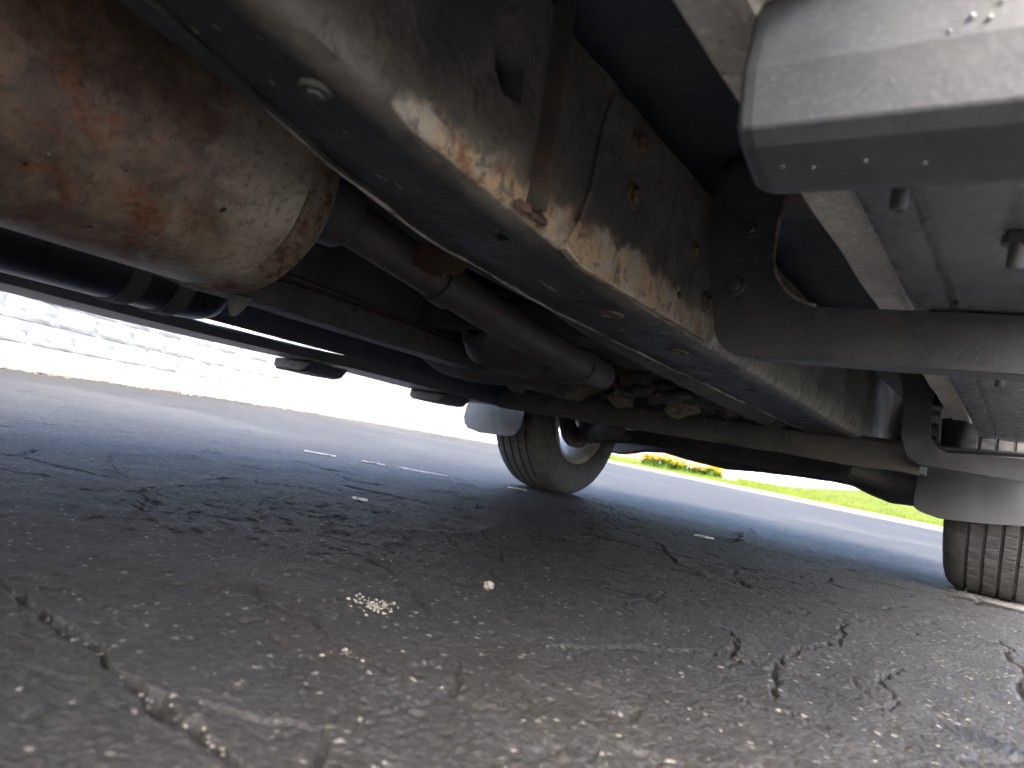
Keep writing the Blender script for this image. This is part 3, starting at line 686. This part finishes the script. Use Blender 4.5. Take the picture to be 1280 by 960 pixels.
# skid tray between dam and crossmember, closing the engine bay from below
tr = []
for y in np.linspace(3.1, 3.52, 8):
    tr.append([(x, y, .345+.02*math.sin(x*7)+.008*random.random()+(3.52-y)*.12+dz) for dz in (0, .012) for x in (np.linspace(-1.7, -.22, 24) if dz == 0 else np.linspace(-.22, -1.7, 24))])
B().loft(tr).build('skid_tray', 'flap', truck)
# ---- engine, gearbox, driveline
oil = B(); oil.loft([[(-1.16,2.42,.395),(-.78,2.42,.395),(-.78,2.96,.37),(-1.16,2.96,.37)], [(-1.22,2.38,.5),(-.72,2.38,.5),(-.72,3.0,.5),(-1.22,3.0,.5)], [(-1.28,2.34,.72),(-.66,2.34,.72),(-.66,3.0,.72),(-1.28,3.0,.72)]])
oil.build('oil_pan', 'steel', truck, .02)
gb = B(); rings = []
for y, r_, zc in [(2.4,.2,.65),(2.3,.21,.65),(2.1,.18,.64),(2.0,.14,.62),(1.7,.125,.61),(1.45,.11,.60),(1.3,.09,.59),(1.2,.065,.58)]:
    rings.append([(CX+.06+r_*math.cos(t), y, zc+r_*.85*math.sin(t)) for t in [2*math.pi*k/20 for k in range(20)]])
gb.loft(rings); gbo = gb.build('gearbox', 'steel', truck)
B().box((CX-.1,1.5,.485), (CX+.21,2.02,.53)).build('gearbox_pan', 'steel', gbo, .015)
B().tube([(CX+.05,1.22,.55),(CX+.04,.4,.58),(CX,-.7,.56)], .04, 18).build('driveshaft', 'steel', truck)
B().tube(catmull([(-.70,.60,.66),(-.685,.68,.60),(-.67,.82,.525),(-.66,1.0,.475),(-.655,1.3,.455),(-.66,1.7,.445),(-.67,2.2,.44)], 5), .05, 20).build('transfer_tube', 'steel', truck)
# corroded mount bracket standing on the crossmember
tb = B(); tb.loft([[(x0,2.13,z0),(x1,2.13,z1),(x1+.02,2.2,z1),(x0+.02,2.2,z0)] for x0, z0, x1, z1 in [(-1.42,.385,-1.36,.385),(-1.40,.43,-1.30,.42),(-1.345,.475,-1.20,.455),(-1.25,.51,-1.08,.49),(-1.12,.53,-1.0,.51)]])
mb = tb.build('gearbox_mount', 'tan', truck, .006)
for k in range(14):
    x = -1.62+.075*k; s_ = random.uniform(.02, .05)
    B().ico((x, 2.2+random.uniform(-.03, .05), .41+random.uniform(0, .03)), s_, (1.2, 1, .8), .3, 2).build('dirt_clod', 'tan' if k % 3 == 0 else 'cross', mb)
for k, (x, z, r_) in enumerate([(-1.0,.44,.022),(-.9,.43,.018),(-.78,.45,.025),(-.72,.43,.016)]):
    B().tube(catmull([(x-.12,2.12,z-.01),(x-.03,2.06,z),(x+.05,2.1,z+.015),(x+.1,2.2,z)], 5), r_, 10).build('wiring_loom', 'steel', truck)
B().box((-.88,2.08,.42), (-.80,2.17,.47)).build('sensor_box', 'black', truck, .005); B().box((-.70,2.06,.425), (-.64,2.16,.50)).build('sensor_box', 'black', truck, .005)
rgc = random.Random(3)
for k in range(16):
    x = -1.28+.047*k+rgc.uniform(-.02, .02); y = 2.02+rgc.uniform(-.1, .13); z = .435+rgc.uniform(-.015, .07); kind_ = k % 4
    if kind_ == 0: B().tube(catmull([(x-.05,y,z+.06),(x-.02,y-.02,z),(x+.03,y,z-.012),(x+.09,y+.04,z+.02)], 5), rgc.uniform(.008, .014), 10).build('hose', 'black', truck)
    elif kind_ == 1: B().lathe([(-.025,.008),(-.025,.026),(-.018,.03),(.018,.03),(.025,.026),(.025,.008)], (x, y, z), 'x', 18).build('bushing', 'steel', truck)
    elif kind_ == 2: B().prism([(x-.04,z-.01),(x+.035,z-.02),(x+.05,z+.05),(x+.01,z+.07),(x-.03,z+.04)], 'y', y, y+.012).build('gusset', 'tan' if k % 8 == 2 else 'cross', truck, .003)
    else: hexbolt('bolt', (x, y, z), (0,-1,.2), .012, .012, 'bolt', truck)
# ---- exhaust
muf_c = (-1.0, .515); rings = []
for y, s in [(-.52,.0),(-.52,.55),(-.515,.86),(-.50,.965),(-.48,1.)]+[(y, 1.) for y in np.arange(-.45, .52, .03)]+[(.535,1.),(.548,1.0),(.555,1.022),(.566,1.026),(.572,1.015),(.576,.975),(.592,.92),(.605,.84),(.612,.74),(.614,.5),(.614,.02)]:
    ring = []
    for k in range(72):
        t = 2*math.pi*k/72; c_, s_ = math.cos(t), math.sin(t); p = 2/2.35
        x = muf_c[0]+math.copysign(abs(c_)**p, c_)*.215*max(s, .001); z = muf_c[1]+math.copysign(abs(s_)**p, s_)*.168*max(s, .001)
        d = .003*(float(fbm(np.float64(y*7+3), np.float64(t*2.2), 9, 3))-.45)*(1 if s > .9 else 0)
        ring.append((x+c_*d, y, z+s_*d))
    rings.append(ring)
muf = B().loft(rings).build('muffler', 'muffler', truck, ang=50)
sr = []
for y, e_ in [(.538,1.0),(.540,1.022),(.548,1.034),(.566,1.036),(.574,1.026),(.576,.98)]:
    sr.append([(muf_c[0]+math.copysign(abs(math.cos(t))**(2/2.35), math.cos(t))*(.215*e_+.0006*math.sin(t*31)), y, muf_c[1]+math.copysign(abs(math.sin(t))**(2/2.35), math.sin(t))*(.168*e_+.0006*math.sin(t*31))) for t in [2*math.pi*k/96 for k in range(96)]])
B().loft(sr, caps=False).build('end_seam', 'seam', muf, ang=25)
B().lathe([(-.02,.05),(-.02,.058),(.05,.056),(.06,.05)], (-.885,.615,.50), 'y', 26).build('inlet_collar', 'pipe', muf)
B().loft([[(-1.03,.60,.353),(-1.0,.60,.348),(-1.0,.63,.35),(-1.03,.63,.355)], [(-1.022,.606,.318),(-1.014,.606,.316),(-1.014,.615,.318),(-1.022,.615,.32)]]).build('drain_tab', 'steel', muf)
tag(muf, 'fat muffler with orange rust and bare beige patches')
pp = catmull([(-.885,.62,.50),(-.872,.85,.465),(-.862,1.1,.43),(-.872,1.35,.412),(-.93,1.6,.415),(-1.03,1.76,.44),(-1.1,1.9,.48)], 8)
ex = B().tube(pp, .036, 18).build('exhaust_pipe', 'pipe', truck)
for k in (9, 26): B().tube([pp[k], pp[k]+(pp[k+1]-pp[k]).normalized()*.04], .041, 20).build('pipe_clamp', 'pipe', ex)
B().tube(catmull([(-.78,.66,.545),(-.76,.9,.52),(-.74,1.3,.50),(-.75,1.8,.50),(-.8,2.3,.52)], 8), .042, 18).build('exhaust_pipe', 'pipe', truck)
B().tube(catmull([(-1.86,1.74,.60),(-1.72,1.72,.50),(-1.60,1.7,.43),(-1.47,1.69,.405),(-1.30,1.69,.405),(-1.16,1.72,.43),(-1.03,1.82,.46)], 7), .043, 18).build('crossover_pipe', 'pipe', truck)
cat = B(); cat.lathe([(-.16,.02),(-.16,.045),(-.1,.085),(.1,.085),(.16,.045),(.16,.02)], (-1.2,1.55,.47), 'y', 26); cat.build('catalytic_converter', 'pipe', truck)
B().loft([[(-.86,.79,.466),(-.715,.79,.475),(-.70,.79,.50),(-.85,.79,.49)], [(-.80,.80,.440),(-.74,.80,.445),(-.70,.80,.50),(-.85,.80,.49)]]).build('pipe_hanger', 'rusty', truck)
B().prism([(-.85,.468),(-.72,.48),(-.69,.515),(-.73,.50),(-.775,.437)], 'y', .795, .803).build('hanger_plate', 'rusty', truck)
# ---- tank and straps on the far side
rings = []
for y, s in [(-.9,.7),(-.88,.92),(-.83,1)]+[(y, 1.) for y in np.arange(-.75, .80, .1)]+[(.84,1.),(.885,.97),(.91,.9),(.925,.72),(.928,.3)]:
    rings.append([(-1.642+.12*s*math.copysign(abs(math.cos(t))**.75, math.cos(t)), y, .475+.132*s*math.copysign(abs(math.sin(t))**.75, math.sin(t))) for t in [2*math.pi*k/40 for k in range(40)]])
tk = B().loft(rings).build('fuel_tank', 'tank', truck, ang=50)
for y in (.2, .70, .80):
    b = B(); pr_ = []
    for yy, e_ in [(y-.02,1.0),(y-.018,1.035),(y+.018,1.035),(y+.02,1.0)]:
        pr_.append([(-1.642+.12*e_*math.copysign(abs(math.cos(t))**.75, math.cos(t)), yy, .475+.132*e_*math.copysign(abs(math.sin(t))**.75, math.sin(t))) for t in [2*math.pi*k/40 for k in range(40)]])
    b.loft(pr_).build('tank_strap', 'steel', tk)
B().box((-1.36,-.3,.56), (-1.2,.9,.66)).build('heat_shield', 'steel', truck, .02)
for sd_, xo in ((1, -.572), (-1, -.585)):
    f = (lambda x: x) if sd_ > 0 else mx
    for k, (dz, r_) in enumerate(((.0, .0048), (.016, .0035))):
        B().tube(catmull([(f(xo), y, zb(y)+.05+dz+.004*math.sin(y*7+k)) for y in np.arange(-.4, 2.2, .13)], 3), r_, 8).build('brake_line', 'bolt', truck)
for y in (.64, .98, 1.3):
    B().box((-.585,y,zb(y)+.04), (-.5555,y+.02,zb(y)+.078)).build('line_clip', 'black', truck, .003)
# ---- floor pan
fp = []
for y in np.linspace(-2.1, 2.5, 70):
    fp.append([(x, y, .665+(.012 if int((y+3)*4) % 2 else 0)+.01*math.sin(x*19)) for x in np.linspace(-1.80, -.18, 40)]+[(-.18, y, .72), (-1.80, y, .72)])
B().loft(fp).build('floor_pan', 'floor', truck)
B().box((-.40,.93,.60), (-.2,1.03,.66)).build('body_mount', 'steel', truck, .01)
B().box((-.40,-.2,.62), (-.2,-.08,.66)).build('body_mount', 'steel', truck, .01)
# ---- rockers
RK = [(-.192,.471),(-.188,.467),(-.160,.468),(-.156,.462),(-.148,.462),(-.144,.469),(-.10,.474),(-.08,.60),(-.03,.625),(.035,.65),(.05,.70),(.05,.80),(-.21,.80),(-.222,.70)]
RK = [(x*1.15, .214+(z-.214)*1.15) if i < 7 else (x, z) for i, (x, z) in enumerate(RK)]
for sd_ in (1, -1):
    f = (lambda x: x) if sd_ > 0 else mx
    if sd_ < 0: f = lambda x: max(mx(x)-.09, -1.97)
    rg = [[(f(x), y, z+.0015*math.sin(y*23)*(1 if i < 6 else 0)) for i, (x, z) in enumerate(RK)] for y in np.linspace(-.45, 2.42, 90)]
    o = B().loft(rg).build('rocker_panel', 'white', truck)
# ---- running boards
def bracket(y, L, left_x, hole, z0, z1, x1=.09, name='board_bracket'):
    br = B().prism(L, 'y', y, y+.006).build(name, 'bracket', truck, .0012)
    B().prism([(left_x+.055, z0), (x1, z0+.004), (x1, z0+.010), (left_x+.055, z0+.006)], 'y', y+.0065, y+.045).build('bracket_flange', 'bracket', br, .001)
    B().prism([(-.125, z1-.006), (x1, z1-.004), (x1, z1), (-.125, z1-.001)], 'y', y+.0065, y+.06).build('bracket_shelf', 'bracket', br, .001)
    return br
def arcpts(cx, cz, r, a0, a1, n=7): return [(cx+r*math.cos(math.radians(a0+(a1-a0)*k/n)), cz+r*math.sin(math.radians(a0+(a1-a0)*k/n))) for k in range(n+1)]
L1 = [(-.408,.64)]+[(-.404,.56),(-.385,.46),(-.376,.42)]+arcpts(-.325,.425,.050,190,268)+[(-.2,.378),(.09,.384),(.09,.446),(-.12,.447),(-.2,.4465)]+arcpts(-.235,.520,.073,270,180,8)+[(-.309,.56),(-.306,.60),(-.28,.64)]
b1 = bracket(.92, L1, -.376, None, .378, .447)
B().tube([(x, .9195, z) for x, z in arcpts(-.235,.520,.073,262,180,14)+[(-.3085,.54),(-.3085,.56),(-.307,.58),(-.3055,.60)]], .0024, 8).build('opening_lit_edge', 'worn', b1)  # pale strip: light caught by the plate edge, put in as colour
tag(b1, 'near black L-shaped running board bracket')
for (x, z) in [(-.352,.47),(-.345,.55)]: hexbolt('bolt', (x, .9195, z), (0,-1,0), .009, .006, 'bracket', b1)
L2 = [(-.36,.62),(-.335,.55),(-.325,.42),(-.30,.365),(-.27,.352),(-.03,.348),(.09,.352),(.09,.41),(-.1,.405),(-.16,.402)]+arcpts(-.195,.455,.06,270,180,7)+[(-.262,.53),(-.25,.62)]
L2 = [(x*.93, .214+(z-.214)*.93) for x, z in L2]
b2 = bracket(2.14, L2, -.307, None, .3405, .3915); tag(b2, 'far black running board bracket by the near front wheel')
def board(sd_, dz=0., dx=0.):
    f = (lambda x: x+dx) if sd_ > 0 else (lambda x: mx(x)-dx)
    prof = [(-.141,.468),(-.138,.452),(-.130,.448),(-.100,.4495),(-.098,.456),(-.092,.456),(-.090,.4495),(.055,.449),(.088,.458),(.104,.478),(.104,.50),(.09,.512),(-.115,.512)]
    rg = [[(f(x), y, z+dz) for x, z in prof] for y in np.linspace(.462, 2.30, 24)]
    o = B().loft(rg).build('running_board', 'boardalu', truck)
    cp = [(.44,.575),(.418,.565),(.402,.51),(.396,.478),(.393,.458),(.4005,.424),(.412,.417),(.452,.405),(.468,.409),(.475,.425),(.475,.575)]
    rings = []
    for x, s in [(-.1725,.80),(-.171,.88),(-.167,.96),(-.160,1.),(.085,1.),(.1,.96),(.112,.85)]:
        rings.append([(f(x), .445+(y-.445)*s, .468+dz+(z-.468)*(s*.6+.4)) for y, z in cp])
    c = B().loft(rings).build('end_cap', 'black', o, .0015, 2, ang=11)
    return o, c
rb, rcap = board(1); tag(rb, 'black running board on the camera side')
B().prism([(-1.785,.372),(-1.775,.366),(-1.768,.40),(-1.768,.68),(-1.785,.68)], 'y', -.45, 2.42).build('sill_skirt', 'floor', truck, .004)
lbd = B().loft([[(x, y, z+.003*math.sin(y*5)) for x, z in ((-1.772,.352+.02*min(1, abs(y-1.15)/.5)),(-1.78,.331),(-1.99,.326),(-2.02,.338),(-2.02,.352),(-1.99,.362),(-1.78,.362))] for y in np.linspace(.2, 2.32, 24)]).build('running_board', 'black', truck)
tag(lbd, 'black running board on the far side against the bright wall')
for sy in (1.37, 2.0):
    B().prism([(-1.80,.327),(-1.83,.296),(-1.86,.288),(-1.98,.288),(-1.995,.30),(-1.995,.325)], 'y', sy, sy+.15).build('bracket_foot', 'bracket', lbd, .006)
bolt_pos = [(-.098,.532),(-.033,.667),(-.06,1.25)]
for (x, y) in bolt_pos:
    s_ = B().lathe([(0,.0001),(-.030,.0001),(-.031,.0045),(-.028,.006),(0,.006)], (x, y, .45), 'z', 14).build('bolt', 'bracket', rb)
    B().lathe([(-.010,.0062),(-.010,.0115),(-.002,.0115),(-.002,.0062)], (x, y, .449), 'z', 6).build('nut', 'bracket', rb)
B().box((-.102,.905,.4485), (-.088,.919,.462)).build('clip', 'bracket', rb, .002)
# droplets on the cap
dm = bpy.data.meshes.new('water_droplet'); bm = bmesh.new(); bmesh.ops.create_icosphere(bm, subdivisions=2, radius=1); bm.to_mesh(dm); bm.free()
dm.materials.append(M['water']); dm.polygons.foreach_set('use_smooth', [True]*len(dm.polygons))
for (x, y, z, r_) in [(-.052,.3925,.468,.0022),(-.044,.3925,.4655,.002),(-.040,.3935,.4745,.0018),(-.061,.3925,.4615,.0014),(-.125,.399,.436,.0013),(-.1,.430,.411,.0018),(-.13,.432,.4105,.0016),(-.148,.43,.411,.0014),(-.07,.435,.4095,.0015),(-.15,.395,.45,.0012),(-.03,.40,.43,.0014),(-.085,.396,.44,.001)]:
    o = bpy.data.objects.new('water_droplet', dm); COL.objects.link(o); o.location = (x, y, z); o.scale = (r_*.8, r_*.5, r_*.75)
    bpy.context.view_layer.update(); par(o, rcap)
# ---- mud flaps / wheel-house liners
fl = []
for x, zt, zl_, yo in [(-.288,.42,.262,.03),(-.282,.41,.232,.006),(-.262,.405,.222,0),(-.215,.41,.2135,0),(-.12,.42,.222,0),(-.02,.43,.236,0),(.05,.44,.25,0)]:
    fl.append([(x, 2.415+yo, zl_), (x, 2.419+yo, zl_), (x, 2.43+yo, (zl_+zt)/2), (x, 2.45+yo, zt), (x, 2.446+yo, zt), (x, 2.425+yo, (zl_+zt)/2)])
mf = B().loft(fl).build('mud_flap', 'flap', truck); tag(mf, 'dark plastic flap hanging over the near front tyre')
B().prism([(-.30,.40),(.05,.43),(.05,.438),(-.30,.412)], 'y', 2.36, 2.43).build('flap_ledge', 'flap', mf, .003)
B().prism([(-.30,.36),(-.225,.365),(-.22,.40),(-.30,.395)], 'y', 2.38, 2.41).build('flap_hook', 'steel', mf, .003)
fl = []
for x, zt, zl_ in [(-2.05,.40,.262),(-2.04,.40,.235),(-2.015,.40,.216),(-1.95,.41,.206),(-1.86,.41,.209),(-1.79,.41,.214),(-1.755,.41,.226),(-1.735,.41,.262)]:
    fl.append([(x, 2.415, zl_), (x, 2.422, zl_), (x, 2.44, zt), (x, 2.433, zt)])
tag(B().loft(fl).build('mud_flap', 'black', truck), 'grey mud flap hanging outboard of the far front tyre')
# ---- wheels
def tyre_mesh():
    R_, W = .392, .132; n = 60*8
    # (axial, radius, kind) ; kind 1: rib that takes sipes
    half = [(.0,.392,1),(.016,.392,1),(.0175,.383,0),(.026,.383,0),(.0275,.3915,1),(.0415,.391,1),(.058,.3905,1),(.0595,.381,0),(.068,.381,0),(.0695,.389,1),(.086,.3865,1),(.102,.382,2),(.114,.374,2),(.123,.362,2),(.130,.342,0),(.1345,.315,0),(.134,.285,0),(.128,.258,0),(.118,.240,0),(.108,.232,0),(.1,.228,0)]
    # centre rib has a groove pattern: use four grooves symmetric about the middle
    prof = [(-a, r, k) for a, r, k in half[::-1]]+half[1:]
    V = []; F = []
    m = len(prof)
    for s in range(n):
        t = 2*math.pi*s/n
        for i, (a, r, k) in enumerate(prof):
            lag = int(round(abs(a)*150))+(4 if a > 0 else 0); ph = (s+lag) % 8; q = r
            if k and ph == 0: q -= .003 if k == 1 else .0025
            V.append((a, q*math.cos(t), q*math.sin(t)))
    for s in range(n):
        for i in range(m): F.append((s*m+i, s*m+(i+1) % m, ((s+1) % n)*m+(i+1) % m, ((s+1) % n)*m+i))
    V = [(a, y, max(z, -.386-.0015*math.sin(a*9))) for a, y, z in V]
    return V, F
TV, TF = tyre_mesh()
def wheel_proto():
    e = empty('wheel', (0, 0, 0), None, None)
    ty = B().add(TV, TF).build('tyre', 'tyre', e, ang=30)
    rm = B().lathe([(-.108,.232),(-.116,.243),(-.120,.240),(-.112,.222),(-.09,.212),(-.03,.205),(.05,.205),(.085,.212),(.112,.224),(.119,.240),(.115,.244),(.106,.232),(.08,.224),(-.08,.224)], (0,0,0), 'x', 64).build('rim', 'rim', e, ang=40)
    sp = B()
    for k in range(6):
        a = k*math.pi/3; c_, s_ = math.cos(a), math.sin(a)
        def q(x, r_, t_): return (x, r_*c_-t_*s_, r_*s_+t_*c_)
        sp.loft([[q(.07,.05,-.035),q(.07,.05,.035),q(.035,.05,.035),q(.035,.05,-.035)], [q(.085,.13,-.026),q(.085,.13,.026),q(.055,.13,.026),q(.055,.13,-.026)], [q(.092,.208,-.036),q(.092,.208,.036),q(.06,.208,.036),q(.06,.208,-.036)]])
    sp.lathe([(.03,.0005),(.03,.075),(.072,.07),(.08,.03),(.08,.0005)], (0,0,0), 'x', 32)
    sp.build('spokes', 'rim', rm, .006)
    return e
wp = wheel_proto(); bpy.context.view_layer.update()
def put(e, loc, rz, flip):
    e.location = loc; e.rotation_euler = (0, 0, rz+(math.pi if flip else 0)); e.parent = truck; e.matrix_parent_inverse = Matrix.Translation((-CX, -1.0, 0))
def clone(o, parent):
    c = o.copy(); COL.objects.link(c); c.parent = parent
    for ch in o.children: clone(ch, c)
    return c
spots = [((-.085,2.87,.386), 0, False), ((-1.835,2.87,.386), math.radians(0), True), ((-.085,-1.05,.386), 0, False), ((-1.835,-1.05,.386), 0, True)]
lab = ['near front wheel beside the kerb-side flap', 'far front wheel with its inner rim showing', None, None]
for i, (l_, rz, fl_) in enumerate(spots):
    e_ = wp if i == 0 else clone(wp, truck)
    put(e_, l_, rz, fl_)
# rear axle
B().tube([(-1.75,-1.05,.40),(-1.2,-1.05,.40),(-1.05,-1.05,.41),(-.87,-1.05,.41),(-.72,-1.05,.40),(-.17,-1.05,.40)], [.045,.05,.13,.13,.05,.045], 20).build('rear_axle', 'steel', truck)
# ---- body shell above
def bodyside(x0, x1, name):
    out = [(-2.2,.62),(-1.62,.60)]+[(-1.05+.55*math.cos(math.radians(a)), .45+.55*math.sin(math.radians(a))) for a in range(165, 14, -15)]+[(-.45,.80),(2.34,.80)]+[(2.87+.55*math.cos(math.radians(a)), .45+.55*math.sin(math.radians(a))) for a in range(140, 14, -14)]+[(3.44,.50),(3.74,.50),(3.78,.8),(3.7,1.12),(2.2,1.22),(-2.2,1.25)]
    return B().prism(out, 'x', x0, x1).build(name, 'paint', truck, .01)
bodyside(.0, .055, 'body_side'); bodyside(mx(.0), mx(.055), 'body_side')
B().prism([(2.5,1.1),(3.72,1.04),(3.72,1.10),(2.25,1.2)], 'x', mx(0), 0).build('bonnet', 'paint', truck, .02)
B().box((mx(.0),3.62,.46), (.0,3.74,1.05)).build('front_end', 'black', truck, .02)
B().box((mx(.04),3.74,.47), (.04,3.86,.66)).build('front_bumper', 'chrome', truck, .03)
B().loft([[(.02,2.3,1.2),(mx(.02),2.3,1.2),(mx(.02),-.6,1.2),(.02,-.6,1.2)], [(-.12,1.55,1.72),(mx(-.12),1.55,1.72),(mx(-.12),-.4,1.72),(-.12,-.4,1.72)]]).build('cab_glass', 'glass', truck, .03)
B().loft([[(-.1,1.6,1.70),(mx(-.1),1.6,1.70),(mx(-.1),-.45,1.70),(-.1,-.45,1.70)], [(-.22,1.35,1.78),(mx(-.22),1.35,1.78),(mx(-.22),-.35,1.78),(-.22,-.35,1.78)]]).build('cab_roof', 'paint', truck, .03)
B().box((mx(0),-2.15,.74), (0,2.25,.80)).build('cargo_floor', 'floor', truck)
B().box((mx(.0),-2.23,.62), (.0,-2.16,1.24)).build('tailgate', 'paint', truck, .01)
B().box((mx(.03),-2.35,.5), (.03,-2.23,.66)).build('rear_bumper', 'chrome', truck, .02)
# wheel houses
for yc in (2.87, -1.05):
    for sd_ in (1, -1):
        f = (lambda x: x) if sd_ > 0 else mx
        a_ = [(yc+.53*math.cos(math.radians(a)), .44+.53*math.sin(math.radians(a))) for a in range(170, 9, -16)]; b_ = [(yc+.515*math.cos(math.radians(a)), .44+.515*math.sin(math.radians(a))) for a in range(10, 171, 16)]
        B().loft([[(f(x), y, z) for y, z in a_+b_] for x in (-.34, .0)]).build('wheel_liner', 'flap', truck)

# ================================================================ LOOSE THINGS ON THE ASPHALT
def scatter(name, mat, n, fn, r0_, r1_, label, cat):
    b = B()
    for k in range(n):
        x, y = fn(); r_ = random.uniform(r0_, r1_)
        b.ico((x, y, r_*.35+.001), r_, (1, random.uniform(.6, 1.2), random.uniform(.4, .8)), .25, 1)
    return tag(b.build(name, mat, smooth=False), label, cat, kind='stuff')
def polar():
    t = math.radians(random.uniform(-4, 76)); r_ = .42+2.6*random.random()**1.5; return -r_*math.sin(t), r_*math.cos(t)
scatter('loose_grit', 'grit', 300, polar, .0005, .0014, 'pale grit scattered over the asphalt under the truck', 'grit')
scatter('crack_crumbs', 'grit', 70, lambda: (random.uniform(-.72, -.33), .27+random.gauss(0, .008)), .0006, .0019, 'pale crumbs along the long crack nearest the camera', 'grit')
scatter('crumbled_patch', 'stone', 90, lambda: (-.575+random.gauss(0, .016), .585+random.gauss(0, .013)), .0007, .0024, 'small heap of crumbled pale grit in the middle of the asphalt', 'grit')
scatter('crumbled_patch', 'stone', 30, lambda: (-.462+random.gauss(0, .006), .45+random.gauss(0, .006)), .0008, .0025, 'tiny crumbled pale spot nearer the camera than the larger heap', 'grit')
tag(B().ico((-.59, .817, .006), .0095, (1.1, .8, .7), .25, 1).build('stone_chip', 'stone', smooth=False), 'beige stone chip on the asphalt right of the crumbled grit heap', 'stone')
def flake(name, cx, cy, L, W, rot, label, cat, mat='marking'):
    n = 18; ring = []; c_, s_ = math.cos(rot), math.sin(rot)
    for k in range(n):
        t = 2*math.pi*k/n; m_ = 1+random.uniform(-.3, .25); u, v = L*m_*math.cos(t), W*m_*math.sin(t); ring.append((cx+u*c_-v*s_, cy+u*s_+v*c_))
    return tag(B().loft([[(x, y, .001) for x, y in ring], [(x, y, .0055) for x, y in ring]]).build(name, mat, smooth=False), label, cat)
flake('paint_flake', -1.271, 1.183, .018, .010, .6, 'white flake on the asphalt below the left rear of the far tyre', 'flake')
flake('paint_flake', -.883, 2.404, .028, .018, .3, 'white flake on the shaded asphalt between the two front wheels', 'flake')
ml = B()
a, b_ = Vector((-2.35, 1.85, 0)), Vector((-1.72, 2.53, 0)); d = (b_-a).normalized(); n_ = Vector((-d.y, d.x, 0))
for k in range(60):
    t = k/60; p = a.lerp(b_, t)
    if fbm(np.float64(t*9), np.float64(.5), 3, 2) < .34: continue
    w0, w1 = .022*random.uniform(.4, 1), .022*random.uniform(.4, 1); L_ = (b_-a).length/60*.55
    ml.loft([[(p-d*L_-n_*w0).to_tuple()[:2]+(.002,), (p+d*L_-n_*w1).to_tuple()[:2]+(.002,), (p+d*L_+n_*w0).to_tuple()[:2]+(.002,), (p-d*L_+n_*w1).to_tuple()[:2]+(.002,)],
             [(p-d*L_-n_*w0).to_tuple()[:2]+(.005,), (p+d*L_-n_*w1).to_tuple()[:2]+(.005,), (p+d*L_+n_*w0).to_tuple()[:2]+(.005,), (p-d*L_+n_*w1).to_tuple()[:2]+(.005,)]])
tag(ml.build('parking_line', 'marking', smooth=False), 'worn white parking line beside the far front tyre', kind='structure')
